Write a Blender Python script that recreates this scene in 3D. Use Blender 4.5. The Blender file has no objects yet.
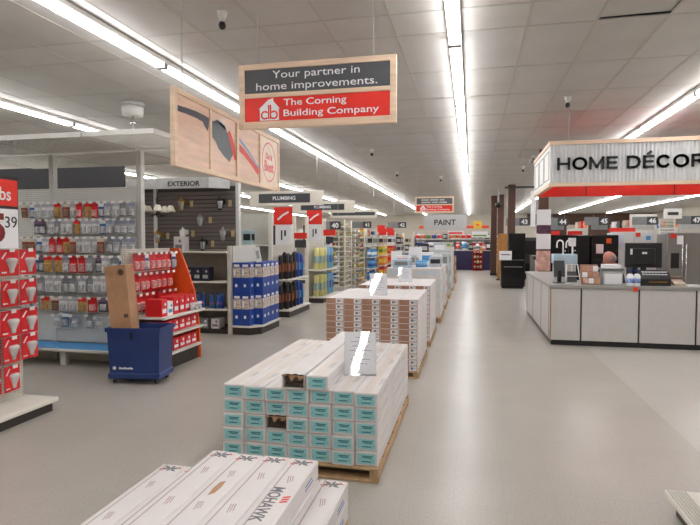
import bpy, bmesh, math, random
from mathutils import Vector, Matrix
random.seed(7)
R = math.radians
SC = bpy.context.scene
COL = SC.collection

# ---------------------------------------------------------------- camera, world, exposure
cam_d = bpy.data.cameras.new('camera'); cam = bpy.data.objects.new('camera', cam_d); COL.objects.link(cam)
cam.location = (0, 0, 1.6)
cam.rotation_euler = (R(90 - 2.364), 0, R(12.51))
cam_d.sensor_width = 36; cam_d.lens = 545 / 700 * 36; cam_d.clip_start = .05; cam_d.clip_end = 200
SC.camera = cam
w = bpy.data.worlds.new('world'); SC.world = w; w.use_nodes = True
w.node_tree.nodes['Background'].inputs[0].default_value = (.6, .62, .65, 1)
w.node_tree.nodes['Background'].inputs[1].default_value = .05
SC.view_settings.view_transform = 'Standard'; SC.view_settings.look = 'None'
SC.view_settings.gamma = 1; SC.view_settings.use_curve_mapping = False
SC.view_settings.exposure = 0.02
TUBE = 26.0        # emission of the fluorescent tubes, the only light of the shop

# ---------------------------------------------------------------- materials
def lin(c): return tuple(((v/255)/12.92 if v <= 10 else (((v/255)+.055)/1.055)**2.4) for v in c)
MC = {}
def M(key, rgb=None, rough=.55, metal=0, spec=.5, nz=.07, scale=9, bump=0, emit=0, stretch=None, coat=0):
    if key in MC: return MC[key]
    m = bpy.data.materials.new(key); m.use_nodes = True; nt = m.node_tree; N = nt.nodes; L = nt.links
    b = N['Principled BSDF']; c = lin(rgb)
    tc = N.new('ShaderNodeTexCoord'); no = N.new('ShaderNodeTexNoise'); no.inputs['Scale'].default_value = scale; no.inputs['Detail'].default_value = 4
    if stretch:
        mp = N.new('ShaderNodeMapping'); mp.inputs['Scale'].default_value = stretch
        L.new(tc.outputs['Object'], mp.inputs[0]); L.new(mp.outputs[0], no.inputs['Vector'])
    else: L.new(tc.outputs['Object'], no.inputs['Vector'])
    rp = N.new('ShaderNodeValToRGB'); rp.color_ramp.elements[0].position = .3; rp.color_ramp.elements[1].position = .7
    rp.color_ramp.elements[0].color = (*[v*(1-nz*1.6) for v in c], 1); rp.color_ramp.elements[1].color = (*[min(1, v*(1+nz)) for v in c], 1)
    L.new(no.outputs['Fac'], rp.inputs[0]); L.new(rp.outputs[0], b.inputs['Base Color'])
    b.inputs['Roughness'].default_value = rough; b.inputs['Metallic'].default_value = metal
    b.inputs['Specular IOR Level'].default_value = spec
    if coat: b.inputs['Coat Weight'].default_value = coat; b.inputs['Coat Roughness'].default_value = .08
    if bump:
        bp = N.new('ShaderNodeBump'); bp.inputs['Strength'].default_value = bump; bp.inputs['Distance'].default_value = .01
        L.new(no.outputs['Fac'], bp.inputs['Height']); L.new(bp.outputs[0], b.inputs['Normal'])
    if emit:
        b.inputs['Emission Color'].default_value = (*c, 1); b.inputs['Emission Strength'].default_value = emit
    MC[key] = m; return m
def mathn(nt, op, a, b=None):
    n = nt.nodes.new('ShaderNodeMath'); n.operation = op
    for i, v in enumerate((a, b)):
        if v is None: continue
        if isinstance(v, (int, float)): n.inputs[i].default_value = v
        else: nt.links.new(v, n.inputs[i])
    return n.outputs[0]
def peg_material(key, rgb, hole):
    m = M(key, rgb, .6, nz=.03); nt = m.node_tree; L = nt.links
    b = nt.nodes['Principled BSDF']; src = b.inputs['Base Color'].links[0].from_socket
    tc = nt.nodes.new('ShaderNodeTexCoord'); sp = nt.nodes.new('ShaderNodeSeparateXYZ'); L.new(tc.outputs['Object'], sp.inputs[0])
    h = mathn(nt, 'ADD', sp.outputs[0], sp.outputs[1])
    def cell(s): return mathn(nt, 'POWER', mathn(nt, 'SUBTRACT', mathn(nt, 'FRACT', mathn(nt, 'MULTIPLY', mathn(nt, 'ADD', s, 50.0), 1/.0254)), .5), 2.0)
    d = mathn(nt, 'LESS_THAN', mathn(nt, 'ADD', cell(h), cell(sp.outputs[2])), .035)
    mx = nt.nodes.new('ShaderNodeMix'); mx.data_type = 'RGBA'
    L.new(d, mx.inputs['Factor']); L.new(src, mx.inputs['A']); mx.inputs['B'].default_value = (*lin(hole), 1)
    L.new(mx.outputs['Result'], b.inputs['Base Color']); return m
def floor_material():
    m = bpy.data.materials.new('vinyl floor tile'); m.use_nodes = True; nt = m.node_tree; N = nt.nodes; L = nt.links; b = N['Principled BSDF']
    tc = N.new('ShaderNodeTexCoord'); sp = N.new('ShaderNodeSeparateXYZ'); L.new(tc.outputs['Object'], sp.inputs[0])
    def noise(s, d=4):
        n = N.new('ShaderNodeTexNoise'); n.inputs['Scale'].default_value = s; n.inputs['Detail'].default_value = d; L.new(tc.outputs['Object'], n.inputs['Vector']); return n
    def ramp(src, p0, c0, p1, c1):
        r = N.new('ShaderNodeValToRGB'); r.color_ramp.elements[0].position = p0; r.color_ramp.elements[1].position = p1
        r.color_ramp.elements[0].color = (*c0, 1); r.color_ramp.elements[1].color = (*c1, 1); L.new(src, r.inputs[0]); return r.outputs[0]
    def mix(fac, A, B, mode='MIX'):
        x = N.new('ShaderNodeMix'); x.data_type = 'RGBA'; x.blend_type = mode
        for k, v in (('Factor', fac), ('A', A), ('B', B)):
            if isinstance(v, (int, float)): x.inputs[k].default_value = v
            elif isinstance(v, tuple): x.inputs[k].default_value = v
            else: L.new(v, x.inputs[k])
        return x.outputs['Result']
    base = ramp(noise(1.1).outputs['Fac'], .3, lin((166, 160, 151)), .7, lin((175, 169, 160)))
    chips = ramp(noise(70, 5).outputs['Fac'], .34, (.62, .59, .55), .5, (1, 1, 1))
    c = mix(.4, base, chips, 'MULTIPLY')
    lite = mathn(nt, 'GREATER_THAN', sp.outputs[0], 1.70)
    c = mix(mathn(nt, 'MULTIPLY', lite, .55), c, (*lin((190, 186, 179)), 1))
    def seam(s): return mathn(nt, 'GREATER_THAN', mathn(nt, 'ABSOLUTE', mathn(nt, 'SUBTRACT', mathn(nt, 'FRACT', mathn(nt, 'MULTIPLY', mathn(nt, 'ADD', s, 98.3), 1/.305)), .5)), .494)
    sm = mathn(nt, 'MAXIMUM', seam(sp.outputs[0]), seam(sp.outputs[1]))
    c = mix(mathn(nt, 'MULTIPLY', sm, .14), c, (.12, .11, .1, 1))
    scuff = ramp(noise(.8, 8).outputs['Fac'], .66, (1, 1, 1), .74, (.8, .76, .72))
    c = mix(.5, c, scuff, 'MULTIPLY')
    L.new(c, b.inputs['Base Color'])
    rr = N.new('ShaderNodeMapRange'); L.new(noise(3).outputs['Fac'], rr.inputs[0]); rr.inputs['To Min'].default_value = .24; rr.inputs['To Max'].default_value = .38
    L.new(rr.outputs[0], b.inputs['Roughness']); b.inputs['Specular IOR Level'].default_value = .5
    return m
def clear_material():
    m = bpy.data.materials.new('clear acrylic'); m.use_nodes = True; nt = m.node_tree; N = nt.nodes; L = nt.links
    for n in list(N):
        if n.type == 'BSDF_PRINCIPLED': N.remove(n)
    out = [n for n in N if n.type == 'OUTPUT_MATERIAL'][0]
    t = N.new('ShaderNodeBsdfTransparent'); g = N.new('ShaderNodeBsdfGlossy'); g.inputs['Roughness'].default_value = .025
    t.inputs[0].default_value = (.985, .985, .99, 1)
    no = N.new('ShaderNodeTexNoise'); no.inputs['Scale'].default_value = 2.2; no.inputs['Detail'].default_value = 1; bp = N.new('ShaderNodeBump'); bp.inputs['Strength'].default_value = .035; bp.inputs['Distance'].default_value = .02
    L.new(no.outputs['Fac'], bp.inputs['Height']); L.new(bp.outputs[0], g.inputs['Normal'])
    lw = N.new('ShaderNodeLayerWeight'); x = N.new('ShaderNodeMixShader'); f = N.new('ShaderNodeMapRange'); f.inputs['To Min'].default_value = .06; f.inputs['To Max'].default_value = .6; L.new(mathn(nt, 'POWER', lw.outputs['Facing'], 3.0), f.inputs[0])
    L.new(f.outputs[0], x.inputs[0]); L.new(t.outputs[0], x.inputs[1]); L.new(g.outputs[0], x.inputs[2]); L.new(x.outputs[0], out.inputs[0]); return m

WHITE = M('white paint', (222, 220, 214), .5, nz=.03)
SHELF = M('beige shelf steel', (198, 194, 184), .45, nz=.03)
SHELFW = M('pale shelf edge', (222, 217, 206), .45, nz=.03)
KICK = M('dark kick plate', (52, 44, 38), .5)
DARK = M('black plastic', (24, 23, 24), .4)
SGREY = M('sign grey', (84, 85, 88), .6, nz=.03)
CHAR = M('charcoal panel', (62, 63, 66), .6, nz=.04)
GREY = M('mid grey', (128, 128, 128), .5)
LGREY = M('light grey', (182, 182, 180), .5)
RED = M('sign red', (230, 46, 32), .5, nz=.04)
PRED = M('pack red', (214, 28, 34), .4, nz=.06)
DRED = M('dark red', (128, 24, 26), .5)
ORANGE = M('orange board', (226, 84, 26), .5, nz=.05)
YEL = M('yellow', (226, 190, 60), .5)
GOLD = M('brass', (176, 132, 60), .3, metal=.8)
BLUE = M('box blue', (26, 66, 150), .45, nz=.08)
NAVY = M('navy plastic', (30, 54, 110), .45, nz=.05)
LBLUE = M('light blue', (70, 146, 204), .45)
TEAL = M('teal label', (146, 204, 205), .5, nz=.12, scale=40)
TEALD = M('teal print', (40, 112, 124), .5)
BOXW = M('white carton', (216, 210, 207), .55, nz=.05, scale=3)
CARD = M('brown cardboard', (170, 128, 104), .7, nz=.08, scale=14)
CARDL = M('light cardboard', (176, 134, 100), .7, nz=.08, scale=8)
PALW = M('pallet wood', (186, 152, 112), .75, nz=.18, scale=3, stretch=(6, 1, 6))
OAK = M('light oak trim', (228, 200, 172), .5, nz=.1, scale=2, stretch=(1, 1, 12))
BROWN = M('dark wood', (84, 54, 40), .55, nz=.15, scale=3, stretch=(10, 10, 1))
CLEAR = clear_material()
STEEL = M('stainless steel', (150, 146, 142), .32, metal=.75, nz=.05, scale=2, stretch=(30, 30, .4))
CHROME = M('chrome', (226, 226, 226), .14, metal=1)
SKIN = M('skin', (196, 128, 112), .5, nz=.06)
PAPER = M('white paper', (236, 236, 238), .5, nz=.01)
INK = M('black ink', (28, 28, 30), .5)
GINK = M('grey ink', (120, 120, 124), .5)
TUBEM = M('fluorescent tube', (247, 247, 249), .4, nz=0, emit=TUBE)

# ---------------------------------------------------------------- mesh builder
class MB:
    def __init__(s): s.v = []; s.f = []; s.m = []; s.s = []
    def add(s, vs, fs, mi=0, sm=False):
        o = len(s.v); s.v += [tuple(p) for p in vs]
        for f in fs: s.f.append(tuple(i+o for i in f)); s.m.append(mi); s.s.append(sm)
        return s
    def box(s, x0, x1, y0, y1, z0, z1, mi=0):
        vs = [(x, y, z) for x in (x0, x1) for y in (y0, y1) for z in (z0, z1)]
        return s.add(vs, [(0, 1, 3, 2), (4, 6, 7, 5), (0, 4, 5, 1), (2, 3, 7, 6), (0, 2, 6, 4), (1, 5, 7, 3)], mi)
    def cbox(s, x0, x1, y0, y1, z0, z1, b=.006, mi=0):
        lo = (x0, y0, z0); hi = (x1, y1, z1); vs = []; idx = {}
        for cx in (0, 1):
            for cy in (0, 1):
                for cz in (0, 1):
                    c = (cx, cy, cz)
                    for ax in range(3):     # vertex lying on the face of axis ax
                        p = []
                        for k in range(3):
                            e = (lo, hi)[c[k]][k]
                            p.append(e if k == ax else e + (b if c[k] == 0 else -b))
                        idx[(c, ax)] = len(vs); vs.append(p)
        fs = []
        for ax in range(3):
            o = [k for k in range(3) if k != ax]
            for sd in (0, 1):
                loop = []
                for a, bb in ((0, 0), (1, 0), (1, 1), (0, 1)):
                    c = [0, 0, 0]; c[ax] = sd; c[o[0]] = a; c[o[1]] = bb; loop.append(idx[(tuple(c), ax)])
                fs.append(loop)
        for ax in range(3):
            o = [k for k in range(3) if k != ax]
            for a in (0, 1):
                for bb in (0, 1):
                    c0 = [0, 0, 0]; c0[o[0]] = a; c0[o[1]] = bb; c1 = list(c0); c1[ax] = 1
                    fs.append([idx[(tuple(c0), o[0])], idx[(tuple(c1), o[0])], idx[(tuple(c1), o[1])], idx[(tuple(c0), o[1])]])
        for cx in (0, 1):
            for cy in (0, 1):
                for cz in (0, 1): fs.append([idx[((cx, cy, cz), k)] for k in range(3)])
        return s.add(vs, fs, mi)
    def prism(s, pts, ax, a0, a1, mi=0):
        n = len(pts)
        def P(p, a): q = [p[0], p[1]]; q.insert(ax, a); return q
        vs = [P(p, a0) for p in pts] + [P(p, a1) for p in pts]
        fs = [tuple(range(n)), tuple(range(n, 2*n))] + [(i, (i+1) % n, n+(i+1) % n, n+i) for i in range(n)]
        return s.add(vs, fs, mi)
    def cyl(s, p0, p1, r0, r1=None, n=8, mi=0, cap=True):
        r1 = r0 if r1 is None else r1
        p0 = Vector(p0); p1 = Vector(p1); d = (p1-p0).normalized(); u = d.orthogonal().normalized(); v = d.cross(u)
        vs = []
        for p, r in ((p0, r0), (p1, r1)):
            for i in range(n): a = 2*math.pi*i/n; vs.append(p + u*(r*math.cos(a)) + v*(r*math.sin(a)))
        s.add(vs, [(i, (i+1) % n, n+(i+1) % n, n+i) for i in range(n)], mi, True)
        if cap: s.add(vs, [tuple(range(n)), tuple(range(n, 2*n))], mi)
        return s
    def lathe(s, prof, n=12, at=(0, 0, 0), mi=0, sx=1, sy=1, ax=2):
        vs = []
        for r, z in prof:
            for i in range(n):
                a = 2*math.pi*i/n; q = [sx*r*math.cos(a), sy*r*math.sin(a)]; q.insert(ax, z)
                vs.append((at[0]+q[0], at[1]+q[1], at[2]+q[2]))
        fs = [(k*n+i, k*n+(i+1) % n, (k+1)*n+(i+1) % n, (k+1)*n+i) for k in range(len(prof)-1) for i in range(n)]
        s.add(vs, fs, mi, True)
        s.add(vs, [tuple(range(n)), tuple(range((len(prof)-1)*n, len(prof)*n))], mi)
        return s
    def sweep(s, pts, r, n=6, mi=0):
        for a, b in zip(pts[:-1], pts[1:]): s.cyl(a, b, r, n=n, mi=mi)
        return s
    def sheet(s, pts, fs, mi=0): return s.add(pts, fs, mi)
    def mesh(s, name, mats):
        me = bpy.data.meshes.new(name); me.from_pydata(s.v, [], s.f)
        for m in (mats if isinstance(mats, (list, tuple)) else [mats]): me.materials.append(m)
        me.polygons.foreach_set('material_index', s.m); me.polygons.foreach_set('use_smooth', s.s)
        bm = bmesh.new(); bm.from_mesh(me); bmesh.ops.remove_doubles(bm, verts=bm.verts, dist=1e-6)
        bmesh.ops.recalc_face_normals(bm, faces=bm.faces); bm.to_mesh(me); bm.free(); return me
def obj(name, me, parent=None, loc=(0, 0, 0), rot=(0, 0, 0)):
    o = bpy.data.objects.new(name, me); COL.objects.link(o); o.location = loc; o.rotation_euler = rot
    if parent is not None: o.parent = parent
    return o
def part(parent, name, mb, mats, loc=(0, 0, 0), rot=(0, 0, 0)): return obj(name, mb.mesh(name, mats), parent, loc, rot)
def tag(o, label, cat, group=None):
    o['label'] = label; o['category'] = cat
    if group: o['group'] = group
    return o
def thing(name, label, cat, loc=(0, 0, 0), rz=0, group=None):
    o = bpy.data.objects.new(name, None); o.empty_display_size = .1; COL.objects.link(o)
    o.location = loc; o.rotation_euler = (0, 0, rz); return tag(o, label, cat, group)
def struct(name, mb, mats, parent=None):
    o = part(parent, name, mb, mats)
    if parent is None: o['kind'] = 'structure'
    return o
def copy_tree(o, parent=None):
    c = o.copy(); COL.objects.link(c)
    if parent is not None: c.parent = parent
    for ch in list(o.children): copy_tree(ch, c)
    return c
ORD = ['first', 'second', 'third', 'fourth', 'fifth', 'sixth', 'seventh', 'eighth', 'ninth', 'tenth', 'eleventh', 'twelfth', 'thirteenth', 'fourteenth', 'fifteenth', 'sixteenth', 'seventeenth', 'eighteenth', 'nineteenth', 'twentieth']
TXT = {}
LET = {'H': (.98, [[(0, 0), (0, 1)], [(1, 0), (1, 1)], [(0, .5), (1, .5)]]), 'O': (1.1, ['ring']), 'M': (1.1, [[(0, 0), (0, 1), (.5, .12), (1, 1), (1, 0)]]), 'E': (.8, [[(1, 0), (0, 0), (0, 1), (1, 1)], [(0, .51), (.92, .51)]]),
       'D': (1.0, [[(0, 0), (0, 1), (.45, 1), (.74, .93), (.93, .76), (1, .5), (.93, .24), (.74, .07), (.45, 0), (0, 0)]]), 'C': (1.0, ['arc']), 'R': (.95, [[(0, 0), (0, 1), (.6, 1), (.86, .94), (.97, .75), (.86, .55), (.6, .48), (0, .48)], [(.5, .48), (1, 0)]])}
def block_letters(s, hgt, t, gap, dep):
    q = MB(); x = 0
    def seg(a, b):
        a = Vector(a); b = Vector(b); d = (b-a).normalized(); n = Vector((-d.y, d.x))*t/2; e = d*t*.5
        a = a-e; b = b+e
        q.prism([tuple(a+n), tuple(b+n), tuple(b-n), tuple(a-n)], 1, -dep, 0)
    for ch in s:
        if ch == ' ': x += hgt*.5; continue
        wd, strokes = LET['E' if ch == 'É' else ch]; wd *= hgt; W = wd-t; Hh = hgt-t
        for st in strokes:
            if st in ('ring', 'arc'):
                a0, a1 = (0, 360) if st == 'ring' else (42, 318)
                st = [(.5+.5*math.cos(R(a0+(a1-a0)*i/20)), .5+.5*math.sin(R(a0+(a1-a0)*i/20))) for i in range(21)]
            pts = [(x+t/2+u*W, t/2+v*Hh) for u, v in st]
            for a, b in zip(pts[:-1], pts[1:]): seg(a, b)
        if ch == 'É': seg((x+wd*.45, hgt*1.12), (x+wd*.65, hgt*1.24))
        x += wd+gap
    return q, x-gap
def text_mesh(s, mat, w=None, h=None, ext=.001, bold=0, shear=0, sx=1):
    key = (s, mat.name, w, h, ext, bold, shear, sx)
    if key in TXT: return TXT[key]
    c = bpy.data.curves.new('t', 'FONT'); c.body = s; c.extrude = ext; c.offset = bold; c.shear = shear; c.resolution_u = 3
    o = bpy.data.objects.new('t', c); COL.objects.link(o)
    me = bpy.data.meshes.new_from_object(o.evaluated_get(bpy.context.evaluated_depsgraph_get()))
    bpy.data.objects.remove(o); bpy.data.curves.remove(c)
    xs = [v.co.x for v in me.vertices]; ys = [v.co.y for v in me.vertices]
    cx = (min(xs)+max(xs))/2; cy = (min(ys)+max(ys))/2; W = max(xs)-min(xs); H = max(ys)-min(ys)
    kx = w/W if w else h/H; ky = h/H if h else kx
    for v in me.vertices: v.co.x = (v.co.x-cx)*kx; v.co.y = (v.co.y-cy)*ky
    me.materials.clear(); me.materials.append(mat); TXT[key] = me; return me
FRONT = (R(90), 0, 0)           # lettering that faces -Y
SIDE = (R(90), 0, R(90))        # lettering that faces +X
def lettering(parent, s, mat, loc, rot, w=None, h=None, bold=0, name='lettering', shear=0, ext=.001):
    return obj(name, text_mesh(s, mat, w, h, ext, bold, shear), parent, loc, rot)

# ---------------------------------------------------------------- room shell
XL, XR, YF, YB, CH = -16.0, 13.0, -4.0, 44.0, 3.6
struct('floor', MB().box(XL, XR, YF, YB, -.05, 0), floor_material())
PALE = M('pale wall paint', (206, 198, 184), .7, nz=.03)
struct('wall_back', MB().box(XL, XR, YB, YB+.1, 0, CH+.2), PALE)
struct('wall_left', MB().box(XL-.1, XL, YF, YB, 0, CH+.2), PALE)
struct('wall_right', MB().box(XR, XR+.1, YF, YB, 0, CH+.2), PALE)
struct('wall_front', MB().box(XL, XR, YF-.1, YF, 0, CH+.2), PALE)
struct('trim_1', MB().box(4.2, XR-.05, YB-.12, YB-.01, 2.75, CH-.02), BROWN)   # dark band high on the back wall, right
ceil = struct('ceiling', MB().box(XL, XR, YF, YB, CH+.2, CH+.3), CHAR)
XS = [-.12+.61*k for k in range(-24, 22)]
YS = [4.89-1.22*k for k in range(7, -1, -1)] + [5.42+1.22*k for k in range(0, 32)]
XS = [x for x in XS if XL < x < XR]; YS = [y for y in YS if YF < y < YB]
XS = [XL]+XS+[XR]; YS = [YF]+YS+[YB]
grid = MB()
for x in XS[1:-1]: grid.box(x-.012, x+.012, YF, YB, CH-.004, CH-.001)
for y in YS[1:-1]:
    for a, b in zip(XS[:-1], XS[1:]): grid.box(a+.012, b-.012, y-.012, y+.012, CH-.004, CH-.001)
g = part(ceil, 'ceiling_grid', grid, M('grid paint', (184, 179, 171), .55, nz=.03)); g['kind'] = 'stuff'
TILE = [M('ceiling tile', (198, 194, 189), .85, nz=.03, scale=2, bump=.05), M('ceiling tile warm', (197, 192, 186), .85, nz=.04, scale=2, bump=.05), M('ceiling tile grey', (195, 191, 186), .85, nz=.04, scale=2, bump=.05)]
cells = []
for i in range(len(XS)-1):
    for j in range(len(YS)-1):
        x0, x1, y0, y1 = XS[i], XS[i+1], YS[j], YS[j+1]; cx = (x0+x1)/2; cy = (y0+y1)/2
        v = cam.rotation_euler.to_matrix().inverted() @ Vector((cx, cy, CH-1.6))
        seen = v.z < 0 and abs(v.x/v.z)*545 < 380 and abs(v.y/v.z)*545 < 300
        cells.append((0 if seen else 1, math.hypot(cx, cy), x0, x1, y0, y1))
cells.sort(key=lambda c: c[:2])
far = MB(); tile_me = {}
for k, (_, _, x0, x1, y0, y1) in enumerate(cells):
    mi = random.choice((0, 0, 1, 2))
    if k < 300:
        key = (round(x1-x0, 2), round(y1-y0, 2), mi)
        if key not in tile_me:
            a, b = (x1-x0)/2-.004, (y1-y0)/2-.004
            tile_me[key] = MB().cbox(-a, a, -b, b, 0, .016, .003).mesh('ceiling_tile', TILE[mi])
        o = obj('ceiling_tile', tile_me[key], ceil, ((x0+x1)/2, (y0+y1)/2, CH))
        if x0 < 1.4 < x1 and y0 < 5.2 < y1: o.rotation_euler = (0, 0, R(-1.6)); o.location.z += .017; o.location.y -= .022   # the tile that sits askew
    else: far.box(x0+.004, x1-.004, y0+.004, y1-.004, CH, CH+.016, mi)
o = part(ceil, 'distant_ceiling_tiles', far, TILE); o['kind'] = 'stuff'

# ---------------------------------------------------------------- strip lights
ROWS = [(-13.0, 'along the far left wall'), (-9.75, 'above the far left aisles'), (-6.53, 'above the lighting aisle'), (-3.36, 'above the left shelf ends'), (-.17, 'above the main aisle'), (2.91, 'above the service counter'), (6.3, 'above the refrigerators'), (9.5, 'above the far right aisles')]
FL = 2.44
fb = MB().cbox(-.062, .062, .01, FL-.01, -.055, 0, .008).mesh('housing', M('lamp housing', (226, 226, 222), .4, nz=.02))
ft = MB().cyl((0, .05, 0), (0, FL-.05, 0), .019, n=8).mesh('tube', TUBEM)
sk = MB().box(-.058, .058, 0, .028, -.05, 0).mesh('socket', M('socket', (150, 148, 144), .5))
for rx, where in ROWS:
    for k in range(18):
        y = -2.6 + k*FL + (.8 if rx < 0 else .9)
        if y+FL > YB-.1: break
        if rx in (-13.0, -9.75, 9.5) and k < 2: continue
        t = thing('strip_light', f'long white fluorescent strip light, {ORD[k]} along its row {where}', 'light', (rx, y, CH-.005), 0, 'ceiling strip lights')
        obj('housing', fb, t)
        for s in (-.036, .036): obj('tube', ft, t, (s, 0, -.076))
        for yy in (.012, FL-.04): obj('socket', sk, t, (0, yy, -.052))

# ---------------------------------------------------------------- hanging signs
def wire(t, x, z0, y=0):      # thin rod from a sign up to the ceiling
    part(t, 'hanger', MB().cyl((x, y, z0), (x, y, CH-.006-t.location.z), .0045, n=5), LGREY)
def house_logo(t, cx, cz, h, y, mat=PAPER, ink=RED):
    w_ = h*.46
    m = MB().prism([(-w_, -h*.5), (w_, -h*.5), (w_, h*.02), (w_*1.12, h*.02), (w_*.42, h*.36), (w_*.42, h*.5), (-w_*.1, h*.44), (-w_*1.12, h*.02), (-w_, h*.02)], 1, 0, .002)
    lg = part(t, 'house_emblem', m, mat, (cx, y-.004, cz))
    q = MB()
    def ring(x, z, r, a0, a1, th):
        n = 12
        for i in range(n):
            a, b = a0+(a1-a0)*i/n, a0+(a1-a0)*(i+1)/n
            P = lambda rr, an: (x+rr*math.cos(an), z+rr*math.sin(an))
            q.prism([P(r, a), P(r, b), P(r-th, b), P(r-th, a)], 1, -.0015, 0)
    rr = h*.2
    ring(-w_*.47, -h*.26, rr, R(40), R(320), rr*.36); ring(w_*.47, -h*.26, rr, R(-140), R(140), rr*.36)
    q.box(-.022*h*3, .0, -.0015, 0, -h*.44, h*.2); q.box(.012*h*2, .03*h*3, -.0015, 0, -h*.44, h*.2)
    part(lg, 'letter_mark', q, ink)
def company_sign(label, x0, x1, z0, z1, y, big):
    W = x1-x0; H = z1-z0
    t = thing('hanging_sign', label, 'sign', ((x0+x1)/2, y, z0))
    fr = .038*W; a = W/2
    m = MB()
    zr0, zr1 = .11*H, .475*H; zd0, zd1 = .545*H, .912*H
    for (p, q, r_, s) in ((-a, -a+fr, 0, H), (a-fr, a, 0, H), (-a+fr, a-fr, 0, zr0), (-a+fr, a-fr, zr1, zd0), (-a+fr, a-fr, zd1, H)): m.cbox(p, q, -.022, .022, r_, s, .003)
    part(t, 'wooden_frame', m, OAK)
    up = part(t, 'grey_panel', MB().box(-a+fr, a-fr, -.012, .012, zd0, zd1), SGREY)
    lo = part(t, 'red_panel', MB().box(-a+fr, a-fr, -.012, .012, zr0, zr1), RED)
    if big:
        lettering(up, 'Your partner in', PAPER, (0, -.0135, zd1-.105*H), FRONT, w=.555*W, h=.15*H)
        lettering(up, 'home improvements.', PAPER, (0, -.0135, zd0+.085*H), FRONT, w=.77*W, h=.15*H)
    else:
        q = MB()
        for zz, ws in ((zd1-.11*H, (.2, .22, .12)), (zd0+.11*H, (.24, .16, .2))):
            x = -.34*W
            for k in ws: q.box(x, x+k*W, -.0135, -.012, zz-.04*H, zz+.04*H); x += k*W+.03*W
        part(up, 'small_print', q, LGREY)
    house_logo(lo, -.298*W, (zr0+zr1)/2, .34*H, -.012)
    lettering(lo, 'The Corning', PAPER, (-.205*W+.2*W, -.0135, zr0+.265*H), FRONT, w=.4*W, h=.135*H, bold=.008)
    lettering(lo, 'Building Company', PAPER, (-.205*W+.3*W, -.0135, zr0+.1*H), FRONT, w=.6*W, h=.135*H, bold=.008)
    for x in (-.38*W, .36*W): wire(t, x, H)
    return t
company_sign('wood-framed hanging sign reading Your partner in home improvements, nearest of the two', -2.03, -.62, 2.585, 3.15, 4.6, True)
company_sign('small distant wood-framed grey and red hanging sign above the paint sign', -1.50, -.46, 2.33, 2.775, 15.0, False)

# framed picture panels
t = thing('picture_sign', 'long oak-framed hanging sign with photos of pliers and an oval logo', 'sign', (-2.2, 4.9, 2.16))
m = MB(); Y0, Y1, Z1 = -1.15, 1.15, .60
for a, b in ((-1.15, -1.105), (-.575, -.54), (-.03, .02), (.545, .575), (1.115, 1.15)): m.cbox(-.02, .02, a, b, 0, Z1, .003)
for a, b in ((0, .045), (Z1-.045, Z1)): m.cbox(-.019, .019, -1.105, 1.115, a, b, .003)
part(t, 'wooden_frame', m, OAK)
PW = M('photo of planks', (226, 192, 170), .5, nz=.1, scale=3, stretch=(1, 1, 7))
DGRIP = M('photo grey grip', (82, 86, 92), .5); GRIPR = M('photo red', (212, 66, 52), .5); PINK = M('photo pale red', (226, 110, 108), .5); PBLUE = M('photo blue', (120, 160, 196), .5)
panes = []
for a, b, mt in ((-1.105, -.575, PW), (-.54, -.03, PW), (.02, .545, PW), (.575, 1.115, M('cream logo board', (232, 214, 196), .5))):
    panes.append(part(t, 'picture_panel', MB().box(-.006, .006, a, b, .045, Z1-.045), mt))
def strip(pts, wd):
    q = MB(); L = []; Rr = []
    for i, (y, z) in enumerate(pts):
        p = pts[max(0, i-1)]; n = pts[min(len(pts)-1, i+1)]; d = Vector((n[0]-p[0], n[1]-p[1])).normalized(); wv = wd[i] if isinstance(wd, (list, tuple)) else wd
        L.append((y-d.y*wv, z+d.x*wv)); Rr.append((y+d.y*wv, z-d.x*wv))
    for i in range(len(pts)-1): q.prism([L[i], L[i+1], Rr[i+1], Rr[i]], 0, .006, .0075)
    return q
part(panes[0], 'printed_handle', strip([(-1.1, .445), (-.95, .455), (-.8, .46), (-.68, .455), (-.64, .44), (-.58, .42)], [.022, .024, .027, .03, .045, .06]), DGRIP)
part(panes[1], 'printed_tool', strip([(-.535, .40), (-.43, .40), (-.33, .36), (-.23, .28), (-.14, .2)], [.06, .10, .13, .10, .05]), DGRIP)
part(panes[1], 'printed_red_grip', strip([(-.19, .44), (-.13, .36), (-.08, .28), (-.04, .2)], [.03, .045, .04, .02]), GRIPR)
part(panes[1], 'printed_jaw', strip([(-.42, .5), (-.33, .485), (-.26, .45)], [.018, .025, .015]), M('photo steel', (190, 192, 196), .5))
part(panes[2], 'printed_red_handle', strip([(.03, .34), (.2, .29), (.38, .22), (.535, .15)], [.035, .03, .03, .035]), GRIPR)
part(panes[2], 'printed_blue_handle', strip([(.03, .42), (.2, .36), (.38, .28), (.535, .2)], .014), PBLUE)
lg = strip([(.845+.2*math.cos(a), .3+.21*math.sin(a)) for a in [2*math.pi*i/24 for i in range(25)]], .008)
part(panes[3], 'logo_ring', lg, PINK)
lettering(panes[3], 'Do it', PINK, (.007, .845, .36), SIDE, w=.2, bold=.03); lettering(panes[3], 'Best', PINK, (.007, .845, .25), SIDE, w=.28, bold=.03)
for y in (-1.0, 1.0):
    part(t, 'hanger', MB().cyl((0, y, Z1), (0, y, CH-.006-2.16), .0045, n=5), LGREY)

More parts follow.
